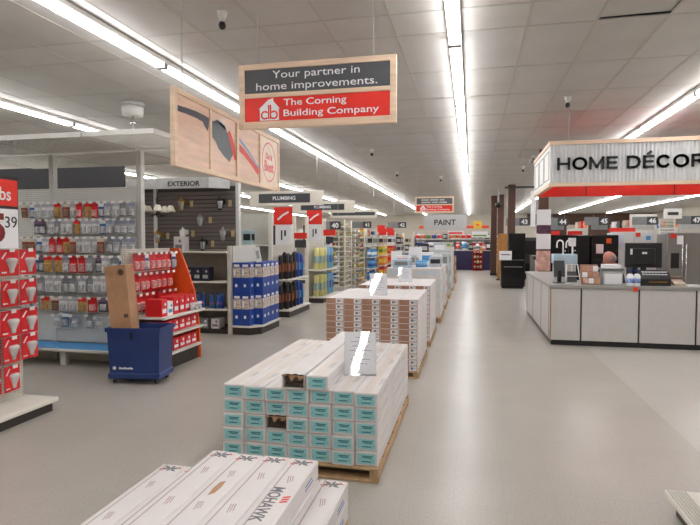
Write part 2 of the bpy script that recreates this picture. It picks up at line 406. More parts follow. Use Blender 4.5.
def board_sign(label, text, x0, x1, z0, z1, y, board, panel, ink, pf=(.14, .86, .18, .82), tw=.45, th=None):
    W = x1-x0; H = z1-z0
    t = thing('hanging_sign', label, 'sign', ((x0+x1)/2, y, z0))
    bd = part(t, 'board', MB().cbox(-W/2, W/2, -.02, .02, 0, H, .004), board)
    par = bd; yy = -.0215
    if panel:
        par = part(t, 'name_panel', MB().box(-W/2+pf[0]*W, -W/2+pf[1]*W, -.032, -.0205, pf[2]*H, pf[3]*H), panel); yy = -.0335
    if text: lettering(par, text, ink, ((pf[0]+pf[1]-1)/2*W if panel else 0, yy, (pf[2]+pf[3])/2*H if panel else H/2), FRONT, w=tw*W, bold=.02)
    for x in (-.42*W, .42*W): wire(t, x, H)
    return t
CREAM = M('cream sign board', (214, 207, 194), .6, nz=.02)
board_sign('nearest black and cream PLUMBING sign, left of the other two', 'PLUMBING', -5.06, -3.29, 2.395, 2.725, 12, CREAM, CHAR, PAPER, (.13, .83, .2, .82), .31)
board_sign('middle black and cream PLUMBING sign hanging over the second plumbing shelves', 'PLUMBING', -5.4, -3.4, 2.42, 2.78, 16, CREAM, CHAR, PAPER, (.16, .84, .24, .74), .26)
board_sign('farthest thin black hanging sign over the plumbing aisles, unreadable', '', -5.2, -3.4, 2.42, 2.74, 20, CREAM, CHAR, PAPER, (.05, .95, .3, .7), .3)
board_sign('pale grey hanging sign reading PAINT above the far end of the aisle', 'PAINT', -1.86, -.17, 2.0, 2.6, 22, M('pale grey board', (188, 188, 188), .6, nz=.02), None, INK, tw=.5)
def number_sign(num, x, z, y, side, label, wdt=.55, h=.24):
    t = thing('aisle_number_sign', label, 'sign', (x, y, z-h/2))
    part(t, 'grey_board', MB().cbox(-wdt*.7, wdt*.1, -.01, .01, 0, h, .003), GREY)
    p = part(t, 'number_panel', MB().cbox(wdt*.1, wdt*.7, -.014, .014, 0, h, .003), CHAR)
    lettering(p, num, PAPER, (wdt*.4, -.0155, h/2), FRONT, h=h*.62, bold=.03)
    wire(t, -.12, h); wire(t, .3, h)
for n, x, z, y, tx in (('40', -4.05, 2.02, 15.3, 'between the two nearest plumbing signs'), ('41', -4.1, 2.18, 20.5, 'beyond the plumbing signs'), ('42', -3.0, 2.22, 22.5, 'left of the paint sign')):
    number_sign(n, x, z, y, 1, f'small aisle number sign reading {dict(zip(("40", "41", "42"), ("forty", "forty-one", "forty-two")))[n]} hanging {tx}')
for n, x, z in (('43', 1.75, 2.3), ('44', 3.15, 2.29), ('45', 4.6, 2.31), ('46', 6.25, 2.31), ('47', 7.71, 2.32)):
    number_sign(n, x, z, 22, 1, f'small aisle number sign reading {dict(zip(("43", "44", "45", "46", "47"), ("forty-three", "forty-four", "forty-five", "forty-six", "forty-seven")))[n]} hanging behind the service counter', .62, .3)
board_sign('small white hanging sign with a black label between numbers 46 and 47', '', 6.72, 7.3, 2.36, 2.72, 21.5, M('white board', (228, 226, 220), .6), CHAR, PAPER, (.2, .8, .35, .65))
t = board_sign('yellow square hanging sign right of the paint sign', '', .12, .55, 2.2, 2.62, 30, YEL, RED, PAPER, (.3, .7, .4, .6))

# ceiling sensors
for i, (x, y) in enumerate(((-2.15, 4.51), (1.3, 8.17), (-2.15, 11.91), (-2.12, 15.9), (1.36, 15.55), (-.95, 17.5))):
    wh = ['left of the nearest hanging sign', 'in front of the home decor header', 'over the aisle right of the plumbing signs', 'farther back over the aisle', 'left of the home decor header', 'just above the distant red sign'][i]
    t = thing('ceiling_sensor', f'small black and white ceiling sensor {wh}', 'sensor', (x, y, CH-.155))
    part(t, 'bracket', MB().cyl((0, 0, .09), (0, 0, .155), .03, .05, 8).cyl((0, 0, .06), (0, 0, .095), .018, n=6), WHITE)
    part(t, 'eye', MB().lathe([(.004, 0), (.026, .012), (.034, .035), (.026, .062), (.008, .075)], 10), DARK)

# ---------------------------------------------------------------- pallets of flooring
def pallet(label, x0, x1, y0, y1, h=.1):
    t = thing('wooden_pallet', label, 'pallet', (x0, y0, 0)); W = x1-x0; D = y1-y0
    bt = .018
    for i, x in enumerate((0, W/2-.03, W-.06)): part(t, 'stringer', MB().cbox(x, x+.06, .0, D, bt, h-bt, .003), PALW)
    n = 8; bw = .1
    me = MB().cbox(0, W, 0, bw, 0, bt-.0005, .003).mesh('deck_board', PALW)
    for k in range(n): obj('deck_board', me, t, (0, k*(D-bw)/(n-1), h-bt))
    for k in (0, 3.5, 7): obj('bottom_board', me, t, (0, k*(D-bw)/(n-1), 0))
    return t
def jag(x0, x1, z0, z1, n, amp):
    return [(x0+(x1-x0)*i/n, z1-amp*random.random()*(1 if i % 2 else .3)) for i in range(n+1)]
# pallet with teal-labelled cartons
pallet('low wooden pallet under the white cartons with teal labels', -1.69, -.58, 3.47, 5.27, .1)
BW, BH, BL = .157, .0995, 1.75
body = MB().cbox(-BW/2+.001, BW/2-.001, 0, BL, 0, BH-.001, .006).mesh('carton', BOXW)
seam = MB().box(-.03, .03, .01, BL-.01, 0, .0006).mesh('tape', M('carton tape', (208, 196, 186), .35, nz=.06, scale=4))
lab = MB().box(-.06, .06, -.0012, 0, .015, .084).mesh('end_label', TEAL)
lp = MB()
for z, a, b in ((.064, -.03, .044), (.054, -.022, .036), (.028, -.03, .03)): lp.box(a, b, -.0018, -.0012, z, z+.007)
lpr = lp.mesh('label_print', TEALD)
sp_ = MB()
for z, a, b in ((.04, .1, .45), (.055, .8, 1.2), (.03, 1.3, 1.6)): sp_.box(BW/2-.0011, BW/2-.0006, a, b, z, z+.012)
spr = sp_.mesh('side_print', M('faint side print', (198, 193, 194), .6))
def open_carton(t, innards):
    a = BW/2-.001; th = .003; m = MB()
    m.box(-a, a, 0, BL, 0, th).box(-a, -a+th, 0, BL, th, BH-.001).box(a-th, a, 0, BL, th, BH-.001).box(-a+th, a-th, BL-th, BL, th, BH-.001)
    top = [(-a+th, .0), (-a*.5, .03), (-a*.2, .006), (.1*a, .045), (.45*a, .012), (a*.8, .03), (a-th, .0), (a-th, BL), (-a+th, BL)]
    m.prism(top, 2, BH-.001-th, BH-.001)
    part(t, 'carton', m, BOXW)
    part(t, 'torn_flap', MB().prism([(-a, .0), (-a*.4, .012), (-a*.1, -.03), (a*.3, .014), (a*.6, -.018), (a, 0), (a, .012), (-a, .012)], 1, -.006, -.002), CARDL, (0, 0, BH-.018), (R(-14), 0, 0))
    for k in range(5):
        part(t, 'plank', MB().cbox(-a+th+.006, a-th-.006, .03+.012*(k % 3), BL-.02, th+.001+k*.0155, th+.015+k*.0155, .001), innards)
PLK = M('dark laminate', (88, 74, 62), .4, nz=.25, scale=6, stretch=(8, 1, 8))
colname = ['leftmost', 'second from left', 'third from left', 'middle', 'third from right', 'second from right', 'rightmost']
layname = ['bottom layer', 'second layer', 'middle layer', 'fourth layer', 'top full layer']
tp = MB()
for k in range(3): tp.box(.028+.012*k, .033+.012*k, -.09+.02*k, .09, 0, .0008)
tpr = tp.mesh('top_print', M('faint top print', (176, 170, 168), .6))
def carton(x, y, z, label, kind='full', right=False, top=False):
    t = thing('flooring_carton', label, 'carton', (x+random.uniform(-.0006, .0006), y+random.uniform(-.016, .01), z), random.uniform(-.0006, .0006), 'white cartons with teal end labels')
    if kind == 'open': open_carton(t, PLK); return t
    obj('carton', body, t); obj('tape', seam, t, (0, 0, BH-.001))
    l = obj('end_label', lab, t); obj('label_print', lpr, l)
    if top:
        for yy in (.3, .95, 1.4): obj('top_print', tpr, t, (random.uniform(-.02, .02), yy+random.uniform(-.1, .1), BH-.001))
    if right: obj('side_print', spr, t)
    if kind == 'torn':
        part(t, 'torn_flap', MB().prism([(-.07, 0), (-.045, -.016), (-.02, -.004), (.005, -.02), (.035, -.008), (.068, -.014), (.07, 0)], 1, -.003, -.0019), BOXW, (0, 0, BH-.003))
    return t
for L_ in range(5):
    for c in range(7):
        kd = 'full'
        lb = f'white teal-labelled carton, {colname[c]} in the {layname[L_]} of its pallet'
        if (L_, c) == (2, 2): kd = 'open'; lb = 'torn open white carton showing dark planks in the middle layer of its pallet'
        if (L_, c) in ((3, 5), (0, 1)): kd = 'torn'; lb = f'white teal-labelled carton with a torn flap, {colname[c]} in the {layname[L_]}'
        carton(-1.685+BW*(c+.5), 3.488, .1005+L_*BH, lb, kd, c == 6, L_ == 4)
carton(-1.685+BW*3.35, 3.47, .1005+5*BH, 'open-ended torn carton of dark laminate planks on top of the teal-labelled pallet', 'open')
carton(-1.685+BW*4.4, 3.47, .1005+5*BH, 'single intact teal-labelled carton lying on top of its pallet beside the torn one', 'full', True, True)

# near pallet of white cartons
pallet('wooden pallet under the nearest white cartons at the bottom of the picture', -1.745, -.63, 1.55, 2.81, .1)
NW, NH, NL = .158, .1, 1.27
nb = MB().cbox(-NW/2+.001, NW/2-.001, -NL, 0, 0, NH-.001, .006).mesh('carton', BOXW)
nt_ = MB().box(-.004, .004, -NL+.01, -.01, 0, .0006).mesh('tape', M('carton seam', (178, 164, 156), .6))
INKB = M('brown ink', (178, 152, 146), .6); INKBL = M('blue ink', (110, 134, 178), .6); INKR = M('red ink', (214, 60, 56), .6); INKG = M('dark grey ink', (112, 110, 114), .6)
lm = MB()
for k, (a, l) in enumerate(((20, .034), (75, .03), (140, .036), (200, .034), (265, .026), (320, .034))):
    d = (math.cos(R(a)), math.sin(R(a)) * .8); n_ = (-d[1], d[0]); l *= 1.75
    lm.prism([(0, 0), (d[0]*l*.5+n_[0]*.011, d[1]*l*.5+n_[1]*.011), (d[0]*l, d[1]*l), (d[0]*l*.5-n_[0]*.011, d[1]*l*.5-n_[1]*.011)], 2, 0, .0006)
for x0, y0, x1, y1 in ((-.06, -.018, -.035, -.034), (.038, .022, .058, .006), (-.05, .0, -.03, -.012)):
    lm.prism([(x0, y0), (x1, y1), (x1+.004, y1+.007), (x0+.004, y0+.007)], 2, 0, .0006, 1)
logo_me = lm.mesh('flower_mark', [INKG, INKR])
pm = MB()
for k in range(3): pm.box(-.012+k*.011, -.007+k*.011, -.04+.008*k, .04, 0, .0006)
print_me = pm.mesh('small_print', INKB)
sidep = MB()
for a, b, z in ((-.24, -.1, .03), (-.24, -.12, .05)): sidep.box(NW/2-.0011, NW/2-.0004, a, b, z, z+.009)
side_me = sidep.mesh('side_print', INKBL)
def near_carton(x, z, label, prints=True, brand=False, right=False, torn=False):
    t = thing('flooring_carton', label, 'carton', (x, 2.82+random.uniform(-.012, .012), z), 0, 'nearest white cartons')
    obj('carton', nb, t)
    if prints:
        zt = NH-.001
        obj('tape', nt_, t, (-.045, 0, zt)); obj('flower_mark', logo_me, t, (0, -.055, zt)); obj('small_print', print_me, t, (.004, -.26, zt), (0, 0, R(12)))
        if brand:
            lettering(t, 'MOHAWK', INKG, (-.014, -.52, zt+.0004), (0, 0, R(-90)), w=.33, h=.062, bold=.02, ext=.0003)
            mb = MB()
            for k in range(3): mb.prism([(.034, -.445-.024*k), (.068, -.43-.024*k), (.068, -.444-.024*k), (.034, -.459-.024*k)], 2, zt, zt+.0006)
            part(t, 'red_bars', mb, INKR)
        else: obj('small_print', print_me, t, (.0, -.6, zt), (0, 0, R(10)))
        if torn: part(t, 'torn_patch', MB().prism([(-.01, -.36), (.012, -.34), (.02, -.4), (.016, -.47), (-.006, -.5), (-.014, -.43)], 2, zt, zt+.001), CARDL)
    if right: obj('side_print', side_me, t)
cn = ['leftmost', 'second', 'third', 'fourth', 'fifth', 'sixth', 'rightmost']
for L_ in range(2):
    for c in range(7):
        vis = L_ == 1 and c in (0, 1, 6)
        near_carton(-1.74+NW*(c+.5)+.001, .1005+L_*NH, f'white carton, {cn[c]} in the {"lower" if L_ == 0 else "middle"} layer of the nearest pallet', vis, False, c == 6)
for c in range(4):
    near_carton(-1.43+.157*(c+.5), .1005+2*NH, ['raised white carton with flower mark, leftmost of four on the nearest pallet', 'raised white carton with torn brown patch, second of four on the nearest pallet', 'raised white carton with brown small print, third of four on the nearest pallet', 'raised white carton lettered MOHAWK with red bars on the nearest pallet'][c], True, c == 3, c == 3, c == 1)

# brown-ended cartons
def brown_pallet(y0, D, nl, tagname, x0=-1.68, W=1.09):
    pallet(f'wooden pallet under the {tagname}', x0-.01, x0+W+.01, y0, y0+D, .08)
    bw = W/5; bh = .0695
    m = MB(); a = bw/2-.001
    m.cbox(-a, a, 0, D-.02, 0, bh-.001, .003)
    me = m.mesh('carton', [BOXW, CARD])
    for p in me.polygons:
        if abs(p.normal.y) > .9: p.material_index = 1
    lb = MB().box(.012, .098, -.001, 0, .008, .06).mesh('end_label', PAPER)
    q = MB().box(.03, .06, -.0016, -.001, .022, .05).box(.066, .088, -.0016, -.001, .03, .036).box(.066, .082, -.0016, -.001, .042, .048)
    qm = q.mesh('label_print', GINK)
    for L_ in range(nl):
        for c in range(5):
            t = thing('tile_carton', f'brown-ended carton, {["leftmost", "second", "middle", "fourth", "rightmost"][c]} in layer {ORD[L_]} up of the {tagname}', 'carton', (x0+bw*(c+.5), y0+.01+random.uniform(-.004, .004), .0805+L_*bh), 0, tagname)
            obj('carton', me, t); l = obj('end_label', lb, t); obj('label_print', qm, l)
brown_pallet(6.24, 1.36, 12, 'nearer brown-ended stack')
brown_pallet(8.18, 1.5, 12, 'farther brown-ended stack')

# acrylic sign holders standing on the stacks
def sign_holder(x, y, z, w_, h, label, tilt=-22, yaw=10):
    t = thing('sign_holder', label, 'sign holder', (x, y, z)); t.rotation_euler = (R(tilt), 0, R(yaw))
    part(t, 'paper', MB().box(-w_/2+.004, w_/2-.004, .003, .005, .012, h-.004), PAPER)
    q = MB()
    for k, f in enumerate((.3, .62, .5, .7, .35, .6, .45)): q.box(-w_*f/2, w_*f/2, .0022, .003, h*(.86-.1*k), h*(.86-.1*k)+.0035)
    part(t, 'printed_lines', q, GINK)
    part(t, 'acrylic_sleeve', MB().box(-w_/2, w_/2, -.001, .001, 0, h).box(-w_/2, w_/2, .007, .009, 0, h), CLEAR)
    part(t, 'foot', MB().box(-w_/2, w_/2, -.02, .06, -.001, .001), CLEAR, (0, 0, .002), (R(-tilt), 0, 0))
sign_holder(-.79, 3.90, .1005+5*BH+.004, .24, .33, 'clear acrylic sign holder with white sheet on the teal-labelled cartons')
sign_holder(-1.1, 6.6, .918, .22, .29, 'clear acrylic sign holder on the nearer brown-ended stack', -22, 14)
sign_holder(-1.03, 8.8, .918, .22, .25, 'clear acrylic sign holder on the farther brown-ended stack', -22, 13)

# ---------------------------------------------------------------- service counter
PANEL = M('counter panel laminate', (194, 190, 185), .45, nz=.02)
TOPM = M('counter top laminate', (150, 148, 143), .35, nz=.04)
t = thing('service_counter', 'L-shaped service counter with beige panels and grey top', 'counter', (1.19, 8.74, 0))
CX, CY, CHT = 3.9, 3.75, .9
part(t, 'kick_plate', MB().box(.02, CX, .02, .55, 0, .075).box(.02, .55, .55, CY, 0, .075), DARK)
part(t, 'carcass', MB().box(.02, CX, .02, .55, .075, CHT-.03).box(.02, .55, .55, CY, .075, CHT-.03), KICK)
part(t, 'counter_top', MB().prism([(-.02, -.02), (CX, -.02), (CX, .6), (.6, .6), (.6, CY), (-.02, CY)], 2, CHT-.0295, CHT+.015), TOPM)
ed = [.0, .44, 1.24, 2.0, 2.78, 3.56, CX]
for a, b in zip(ed[:-1], ed[1:]): part(t, 'front_panel', MB().cbox(a+.012, b-.012, 0, .02, .08, CHT-.035, .003), PANEL)
ed = [.0, .16, 1.13, 2.36, 3.5, CY]
for a, b in zip(ed[:-1], ed[1:]): part(t, 'side_panel', MB().cbox(0, .02, a+.015, b-.012, .08, CHT-.035, .003), PANEL)
for y in (.16, 1.13, 2.36, 3.5): part(t, 'joint_strip', MB().box(-.002, .018, y-.013, y+.016, .08, CHT-.035), CHAR)
part(t, 'corner_trim', MB().cbox(-.004, .01, -.004, .01, .06, CHT-.032, .002), GOLD)
# ring-shaped header over the counter
t = thing('kiosk_header', 'ribbed white header with oak trim and red inside reading HOME DÉCOR', 'sign', (1.19, 8.9, 2.42))
HX, HY, HH = 4.6, 2.15, .68
RIB = M('ribbed white metal', (206, 206, 206), .45, nz=.02)
def rib_sheet(n, p, axis, dep=.012):
    q = MB(); pts = []
    for i in range(n):
        for a, d in ((0, 0), (.35, 0), (.5, -dep), (.85, -dep)): pts.append(((i+a)*p, d))
    pts.append((n*p, 0)); vs = []
    for z in (.05, HH-.05):
        for a, d in pts: vs.append((a, d, z) if axis == 0 else (d, a, z))
    k = len(pts); return q.add(vs, [(i, i+1, k+i+1, k+i) for i in range(k-1)])
part(t, 'front_cladding', rib_sheet(84, HX/84, 0), RIB)
part(t, 'side_cladding', MB().box(-.012, 0, 0, HY, .05, HH-.05), WHITE)
for a, b in ((.12, .68), (.78, 1.34), (1.44, 2.0)):
    q = MB()
    for (y0, y1, z0, z1) in ((a, b, .12, .135), (a, b, HH-.135, HH-.12), (a, a+.02, .135, HH-.135), (b-.02, b, .135, HH-.135)): q.box(-.018, -.0125, y0, y1, z0, z1)
    part(t, 'side_frame', q, GREY)
m = MB()
for z0, z1 in ((0, .05), (HH-.05, HH+.01)): m.box(-.03, HX, -.03, .04, z0, z1); m.box(-.03, .04, .04, HY, z0, z1)
part(t, 'oak_trim', m, OAK)
m = MB().box(.003, HX, .003, .04, .05, HH-.05).box(.003, .04, .04, HY-.06, .05, HH-.05).box(.003, HX, HY-.06, HY-.02, .0, HH).box(HX-.04, HX, .04, HY-.06, 0, HH)
part(t, 'red_lining', m, RED)
for x in (.9, 2.4, 3.6): part(t, 'lining_seam', MB().box(x, x+.02, HY-.063, HY-.06, 0, HH), DRED)
part(t, 'back_cladding', MB().box(0, HX, HY-.02, HY, 0, HH), WHITE)
q, _w = block_letters('HOME DÉCOR', .19, .036, .032, .015)
part(t, 'lettering', q, INK, (.087, -.0125, .245))
for x in (.25, 2.2, 4.2): part(t, 'hanger', MB().cyl((x, .0, HH), (x, .0, CH-.006-2.42), .006, n=5), LGREY)
t = thing('structural_column', 'dark brown square column behind the left end of the HOME DÉCOR header', 'column', (1.56, 12.78, 0))
part(t, 'shaft', MB().cbox(-.1, .1, -.1, .1, 0, CH-.01, .006), BROWN)
for z0, z1, mt in ((1.93, 2.27, PAPER), (1.75, 1.92, M('poster plum', (96, 60, 82), .5, nz=.4, scale=14)), (1.40, 1.735, PAPER), (.92, 1.36, M('poster pink', (214, 168, 152), .5, nz=.25, scale=9))):
    part(t, 'notice', MB().box(-.15, .15, -.11, -.1005, z0, z1), mt)
t = thing('security_camera', 'small grey dome camera on the brown column left of the header', 'camera', (1.31, 12.6, 3.28))
part(t, 'bracket', MB().box(0, .13, .05, .09, .13, .17).cyl((0, .07, .1), (0, .07, .17), .03, n=8), LGREY)
part(t, 'dome', MB().lathe([(.01, 0), (.05, .02), (.07, .06), (.065, .1), (.03, .12)], 12, (0, .07, 0)), STEEL)

# ---------------------------------------------------------------- left: lamp display with hanging packs
PEG = peg_material('pegboard', (208, 203, 190), (96, 92, 84))
PEGG = peg_material('pegboard white', (212, 212, 206), (110, 108, 102))
POSTM = M('post steel', (198, 197, 192), .45, nz=.03)
HOOKM = M('hook wire', (150, 150, 150), .35, metal=.8)
TAGM = M('tag white', (232, 230, 226), .5, nz=.02)
GRAYP = M('clear pack grey', (192, 192, 194), .3, nz=.25, scale=40)
hook_me = MB().cyl((0, 0, 0), (0, -.149, 0), .0025, n=5).mesh('peg_hook', HOOKM)
tag_me = MB().box(-.027, .027, -.152, -.149, -.02, .012).mesh('price_tag', TAGM)
def hook(par, x, y, z, rz=0):
    h = obj('peg_hook', hook_me, par, (x, y, z), (0, 0, rz)); obj('price_tag', tag_me, h); return h
PACK = {}
def pack_meshes(kind, w_, h):
    key = (kind, w_, h)
    if key not in PACK:
        cc, hc, bc = {'red': (PRED, M('pack red head', (190, 22, 30), .4), M('pack red blister', (218, 160, 158), .3, nz=.3, scale=60)), 'white': (M('pack white', (220, 220, 220), .4, nz=.1, scale=30), M('pack pale head', (186, 186, 194), .4, nz=.15, scale=50), GRAYP), 'blue': (M('pack blue', (54, 104, 168), .4, nz=.2, scale=30), PAPER, GRAYP),
                      'gold': (M('pack gold', (190, 150, 80), .4, nz=.2, scale=30), PRED, M('pack amber', (178, 140, 92), .35, nz=.2, scale=30)), 'grey': (M('pack grey', (150, 152, 158), .4, nz=.2, scale=30), M('pack ash head', (138, 138, 146), .4), GRAYP),
                      'dark': (M('pack dark', (76, 70, 84), .4, nz=.2, scale=30), M('pack plum', (120, 90, 120), .4), GRAYP), 'rust': (M('pack rust', (150, 74, 56), .4, nz=.25, scale=30), M('pack cream', (214, 206, 190), .4), M('pack brown', (140, 110, 92), .4, nz=.2, scale=30)),
                      'silver': (M('pack silver', (184, 184, 190), .3, nz=.25, scale=60), M('pack slate head', (150, 156, 178), .4, nz=.2, scale=50), M('pack chrome', (200, 200, 204), .25, nz=.3, scale=60))}[kind]
        card = MB().box(-w_/2, w_/2, -.0015, .0015, -h, .012).mesh('card', cc)
        head = MB().box(-w_/2, w_/2, -.0022, -.0015, -h*.24, .006).mesh('header_print', hc)
        a, b, d = w_*.34, h*.93, .028
        bl = MB().add([(-a, -.0016, -h*.42), (a, -.0016, -h*.42), (a, -.0016, -b), (-a, -.0016, -b), (-a*.75, -d, -h*.5), (a*.75, -d, -h*.5), (a*.75, -d, -b*.94), (-a*.75, -d, -b*.94)], [(0, 1, 5, 4), (1, 2, 6, 5), (2, 3, 7, 6), (3, 0, 4, 7), (4, 5, 6, 7), (0, 1, 2, 3)]).mesh('blister', bc)
        PACK[key] = (card, head, bl)
    return PACK[key]
def hang_pack(kind, w_, h, loc, rz, label, group, n=2):
    ms = pack_meshes(kind, w_, h)
    t = thing('hanging_pack', label, 'package', loc, rz + random.uniform(-.12, .12), group)
    t.rotation_euler.x = random.uniform(-.03, .05)
    for nm, me in zip(('card', 'header_print', 'blister'), ms): obj(nm, me, t)
    return t
KCOL = {'red': 'red', 'white': 'white', 'blue': 'blue', 'gold': 'golden', 'grey': 'grey', 'dark': 'dark', 'rust': 'rust brown', 'silver': 'silvery'}

# pegboard gondola of hanging hardware
PX0, PX1, PY = -7.6, -4.13, 6.25
t = peg = thing('pegboard_gondola', 'white pegboard shelf unit hung with small hardware packs', 'shelf unit', (0, 0, 0))
for a, b in ((-7.6, -6.72), (-6.69, -5.47), (-5.43, -4.17)): part(t, 'pegboard_panel', MB().box(a, b, PY, PY+.02, .25, 2.28), PEGG)
for x in (-6.7, -5.45, -4.15): part(t, 'post', MB().cbox(x-.035, x+.035, PY-.01, PY+.07, 0, 2.735, .004), POSTM)
sh = part(t, 'bottom_shelf', MB().cbox(-7.6, -4.13, 5.83, PY, .2, .235, .004), SHELF)
part(sh, 'shelf_liner', MB().box(-7.58, -4.17, 5.86, PY-.01, .2352, .238), LBLUE)
for x in (-6.1, -5.08, -4.35): part(t, 'shelf_foot', MB().cbox(x-.04, x+.04, 5.95, 6.03, 0, .2, .004), WHITE)
part(t, 'back_board', MB().box(-7.6, -4.13, PY+.022, PY+.06, .0, 2.25), SHELF)
rows = [(2.085, 16, .175), (1.865, 17, .175), (1.635, 16, .185), (1.395, 14, .2), (1.125, 14, .2), (.855, 12, .17)]
kinds = [['rust', 'blue', 'white', 'white', 'white', 'gold', 'rust', 'white', 'red', 'gold', 'red', 'blue', 'silver', 'white', 'grey', 'silver'],
         ['grey', 'grey', 'dark', 'dark', 'white', 'grey', 'white', 'white', 'gold', 'white', 'white', 'white', 'blue', 'silver', 'silver', 'silver', 'silver'],
         ['rust', 'rust', 'blue', 'white', 'red', 'red', 'gold', 'rust', 'white', 'white', 'white', 'rust', 'grey', 'silver', 'silver', 'silver'],
         ['blue', 'blue', 'dark', 'gold', 'gold', 'silver', 'red', 'red', 'grey', 'dark', 'white', 'grey', 'blue', 'silver'],
         ['rust', 'grey', 'grey', 'white', 'white', 'grey', 'grey', 'white', 'grey', 'white', 'white', 'grey', 'blue', 'silver'],
         ['dark', 'grey', 'gold', 'rust', 'white', 'white', 'gold', 'red', 'dark', 'rust', 'blue', 'grey']]
rown = ['top row', 'second row', 'third row', 'fourth row', 'fifth row', 'lowest full row']
for r_, (z, n, h) in enumerate(rows):
    for k in range(n):
        x = -5.86 + (k+.5)*(1.70/n) + random.uniform(-.008, .008)
        if r_ == 1 and k < 2: continue
        kd = kinds[r_][k]; hook(peg, x, PY, z)
        hang_pack(kd, round(1.6/n, 3), h + (.01 if kd == 'red' else 0), (x, PY-.06-.05*random.random(), z-.014), 0, f'{KCOL[kd]} hanging hardware pack, {ORD[k]} in the {rown[r_]} of the white pegboard', 'hardware packs on the white pegboard')
for k, (x, z, kd) in enumerate(((-5.35, .62, 'white'), (-5.22, .64, 'blue'), (-5.08, .62, 'silver'), (-4.85, .63, 'grey'), (-4.72, .6, 'white'), (-4.5, .62, 'blue'), (-4.36, .6, 'silver'), (-5.9, .5, 'blue'))):
    hook(peg, x, PY, z); hang_pack(kd, .1, .17, (x, PY-.07, z-.014), 0, f'{KCOL[kd]} hanging pack, {ORD[k]} of the sparse ones above the pegboard\'s bottom shelf', 'hardware packs on the white pegboard')
# packs farther left along the pegboard, half hidden by the bulb display
for r_ in range(3):
    for k in range(5):
        x = -7.3+k*.27; z = 2.08-.25*r_; kd = random.choice(('grey', 'white', 'silver')); hook(peg, x, PY, z)
        hang_pack(kd, .1, .17, (x, PY-.07, z-.014), 0, f'{KCOL[kd]} pack on the pegboard\'s far left part, {ORD[k]} in row {["one", "two", "three"][r_]}', 'hardware packs on the white pegboard')

# lattice canopies above
LAT = M('lattice white', (214, 212, 206), .5, nz=.02)
for i, (a, b, c, d, nm) in enumerate(((-4.2, -3.32, 5.28, 6.237, 'right'), (-5.5, -4.22, 5.28, 6.237, 'middle'), (-6.85, -5.52, 5.28, 6.237, 'left'), (-5.5, -4.22, 6.323, 7.5, 'rear middle'), (-6.85, -5.52, 6.323, 7.5, 'rear left'), (-4.2, -3.32, 6.323, 7.3, 'rear right'))):
    t = thing('lattice_canopy', f'white lattice light canopy over the pegboard, {nm} one of six', 'canopy', (a, c, 2.74)); W = b-a; D = d-c
    fh = .055
    part(t, 'frame', MB().box(0, W, 0, .025, 0, fh).box(0, W, D-.025, D, 0, fh).box(0, .025, .025, D-.025, 0, fh).box(W-.025, W, .025, D-.025, 0, fh), LAT)
    q = MB(); n = int(W/.05); k_ = int(D/.05)
    for k in range(1, n): x = W*k/n; q.box(x-.004, x+.004, .025, D-.025, .012, .05)
    for k in range(1, k_): y = D*k/k_; q.box(.025, W-.025, y-.004, y+.004, .012, .05)
    g = part(t, 'lattice', q, LAT); g['kind'] = 'stuff'
t = thing('ceiling_lamp_drum', 'white drum fitting hanging from the ceiling above the lattice canopy', 'fixture', (-4.83, 7.15, 3.166))
part(t, 'drum', MB().lathe([(.07, .235), (.145, .245), (.155, .36), (.15, .37)], 16), WHITE)
part(t, 'ceiling_plate', MB().lathe([(.165, .371), (.17, .42), (.16, .43)], 16), LGREY)
part(t, 'stem', MB().cyl((0, 0, .0), (0, 0, .235), .014, n=6).lathe([(.012, .1), (.035, .12), (.035, .16), (.012, .19)], 8), CHROME)

# bulb end display at the far left
t = bulb = thing('bulb_display', 'beige pegboard end display hung with red bulb packs, far left', 'display', (0, 0, 0))
part(t, 'pegboard_panel', MB().box(-4.2, -4.17, 2.9, 4.36, .1, 2.0), PEG)
part(t, 'end_panel', MB().box(-4.75, -4.2, 2.9, 4.37, 0, 2.0), SHELF)
part(t, 'base_kick', MB().box(-4.2, -3.82, 2.92, 4.33, 0, .085), KICK)
part(t, 'base_shelf', MB().cbox(-4.2, -3.78, 2.88, 4.37, .085, .125, .008), SHELFW)
def bulb_pack(y, z, label, w_=.17, h=.25, refl=True, x=-4.055, grp='red bulb packs on the far left display'):
    t = thing('bulb_pack', label, 'package', (x, y, z), R(90)+random.uniform(-.2, .1), grp)
    key = ('bulb', w_, h, refl)
    if key not in PACK:
        prof = [(.006, 0), (.018, .004), (.02, .03), (.03, .05), (.044, .085), (.046, .1), (.03, .112)] if refl else [(.006, 0), (.018, .004), (.018, .03), (.034, .062), (.036, .08), (.026, .1), (.008, .11)]
        s = h*.62/.112
        PACK[key] = (MB().box(-w_/2, w_/2, -.0015, .0015, -h, .012).mesh('card', PRED),
                     MB().lathe([(r*s, z_*s) for r, z_ in prof], 12, (w_*.12, -.001-.0*s, -h*.9), sy=.8).mesh('bulb', M('bulb glass', (206, 202, 200), .25, nz=.03)),
                     MB().prism([(-w_*.42, -h*.3), (-w_*.2, -h*.05), (-w_*.12, -h*.05), (-w_*.34, -h*.32)], 1, -.0024, -.0015).box(-w_*.42, -w_*.15, -.0024, -.0015, -h*.9, -h*.84).mesh('card_print', PAPER))
    for nm, me in zip(('card', 'bulb', 'card_print'), PACK[key]): obj(nm, me, t)
for r_, z in enumerate((1.5, 1.22, .95, .71, .45)):
    for c, y in enumerate((4.33, 4.12, 3.91, 3.70)):
        if (r_, c) in ((4, 0), (1, 2)): continue
        hook(bulb, -4.17, y, z+.012, R(90))
        bulb_pack(y, z, f'red bulb pack, {["rightmost", "second from right", "third from right", "fourth from right"][c]} in the {["top", "second", "middle", "fourth", "bottom"][r_]} row, far left display', .185, .22, True)
t = thing('price_sign', 'red and white bulb price sign reading 5 39 above the far left display', 'sign', (-3.8, 3.55, 1.53))
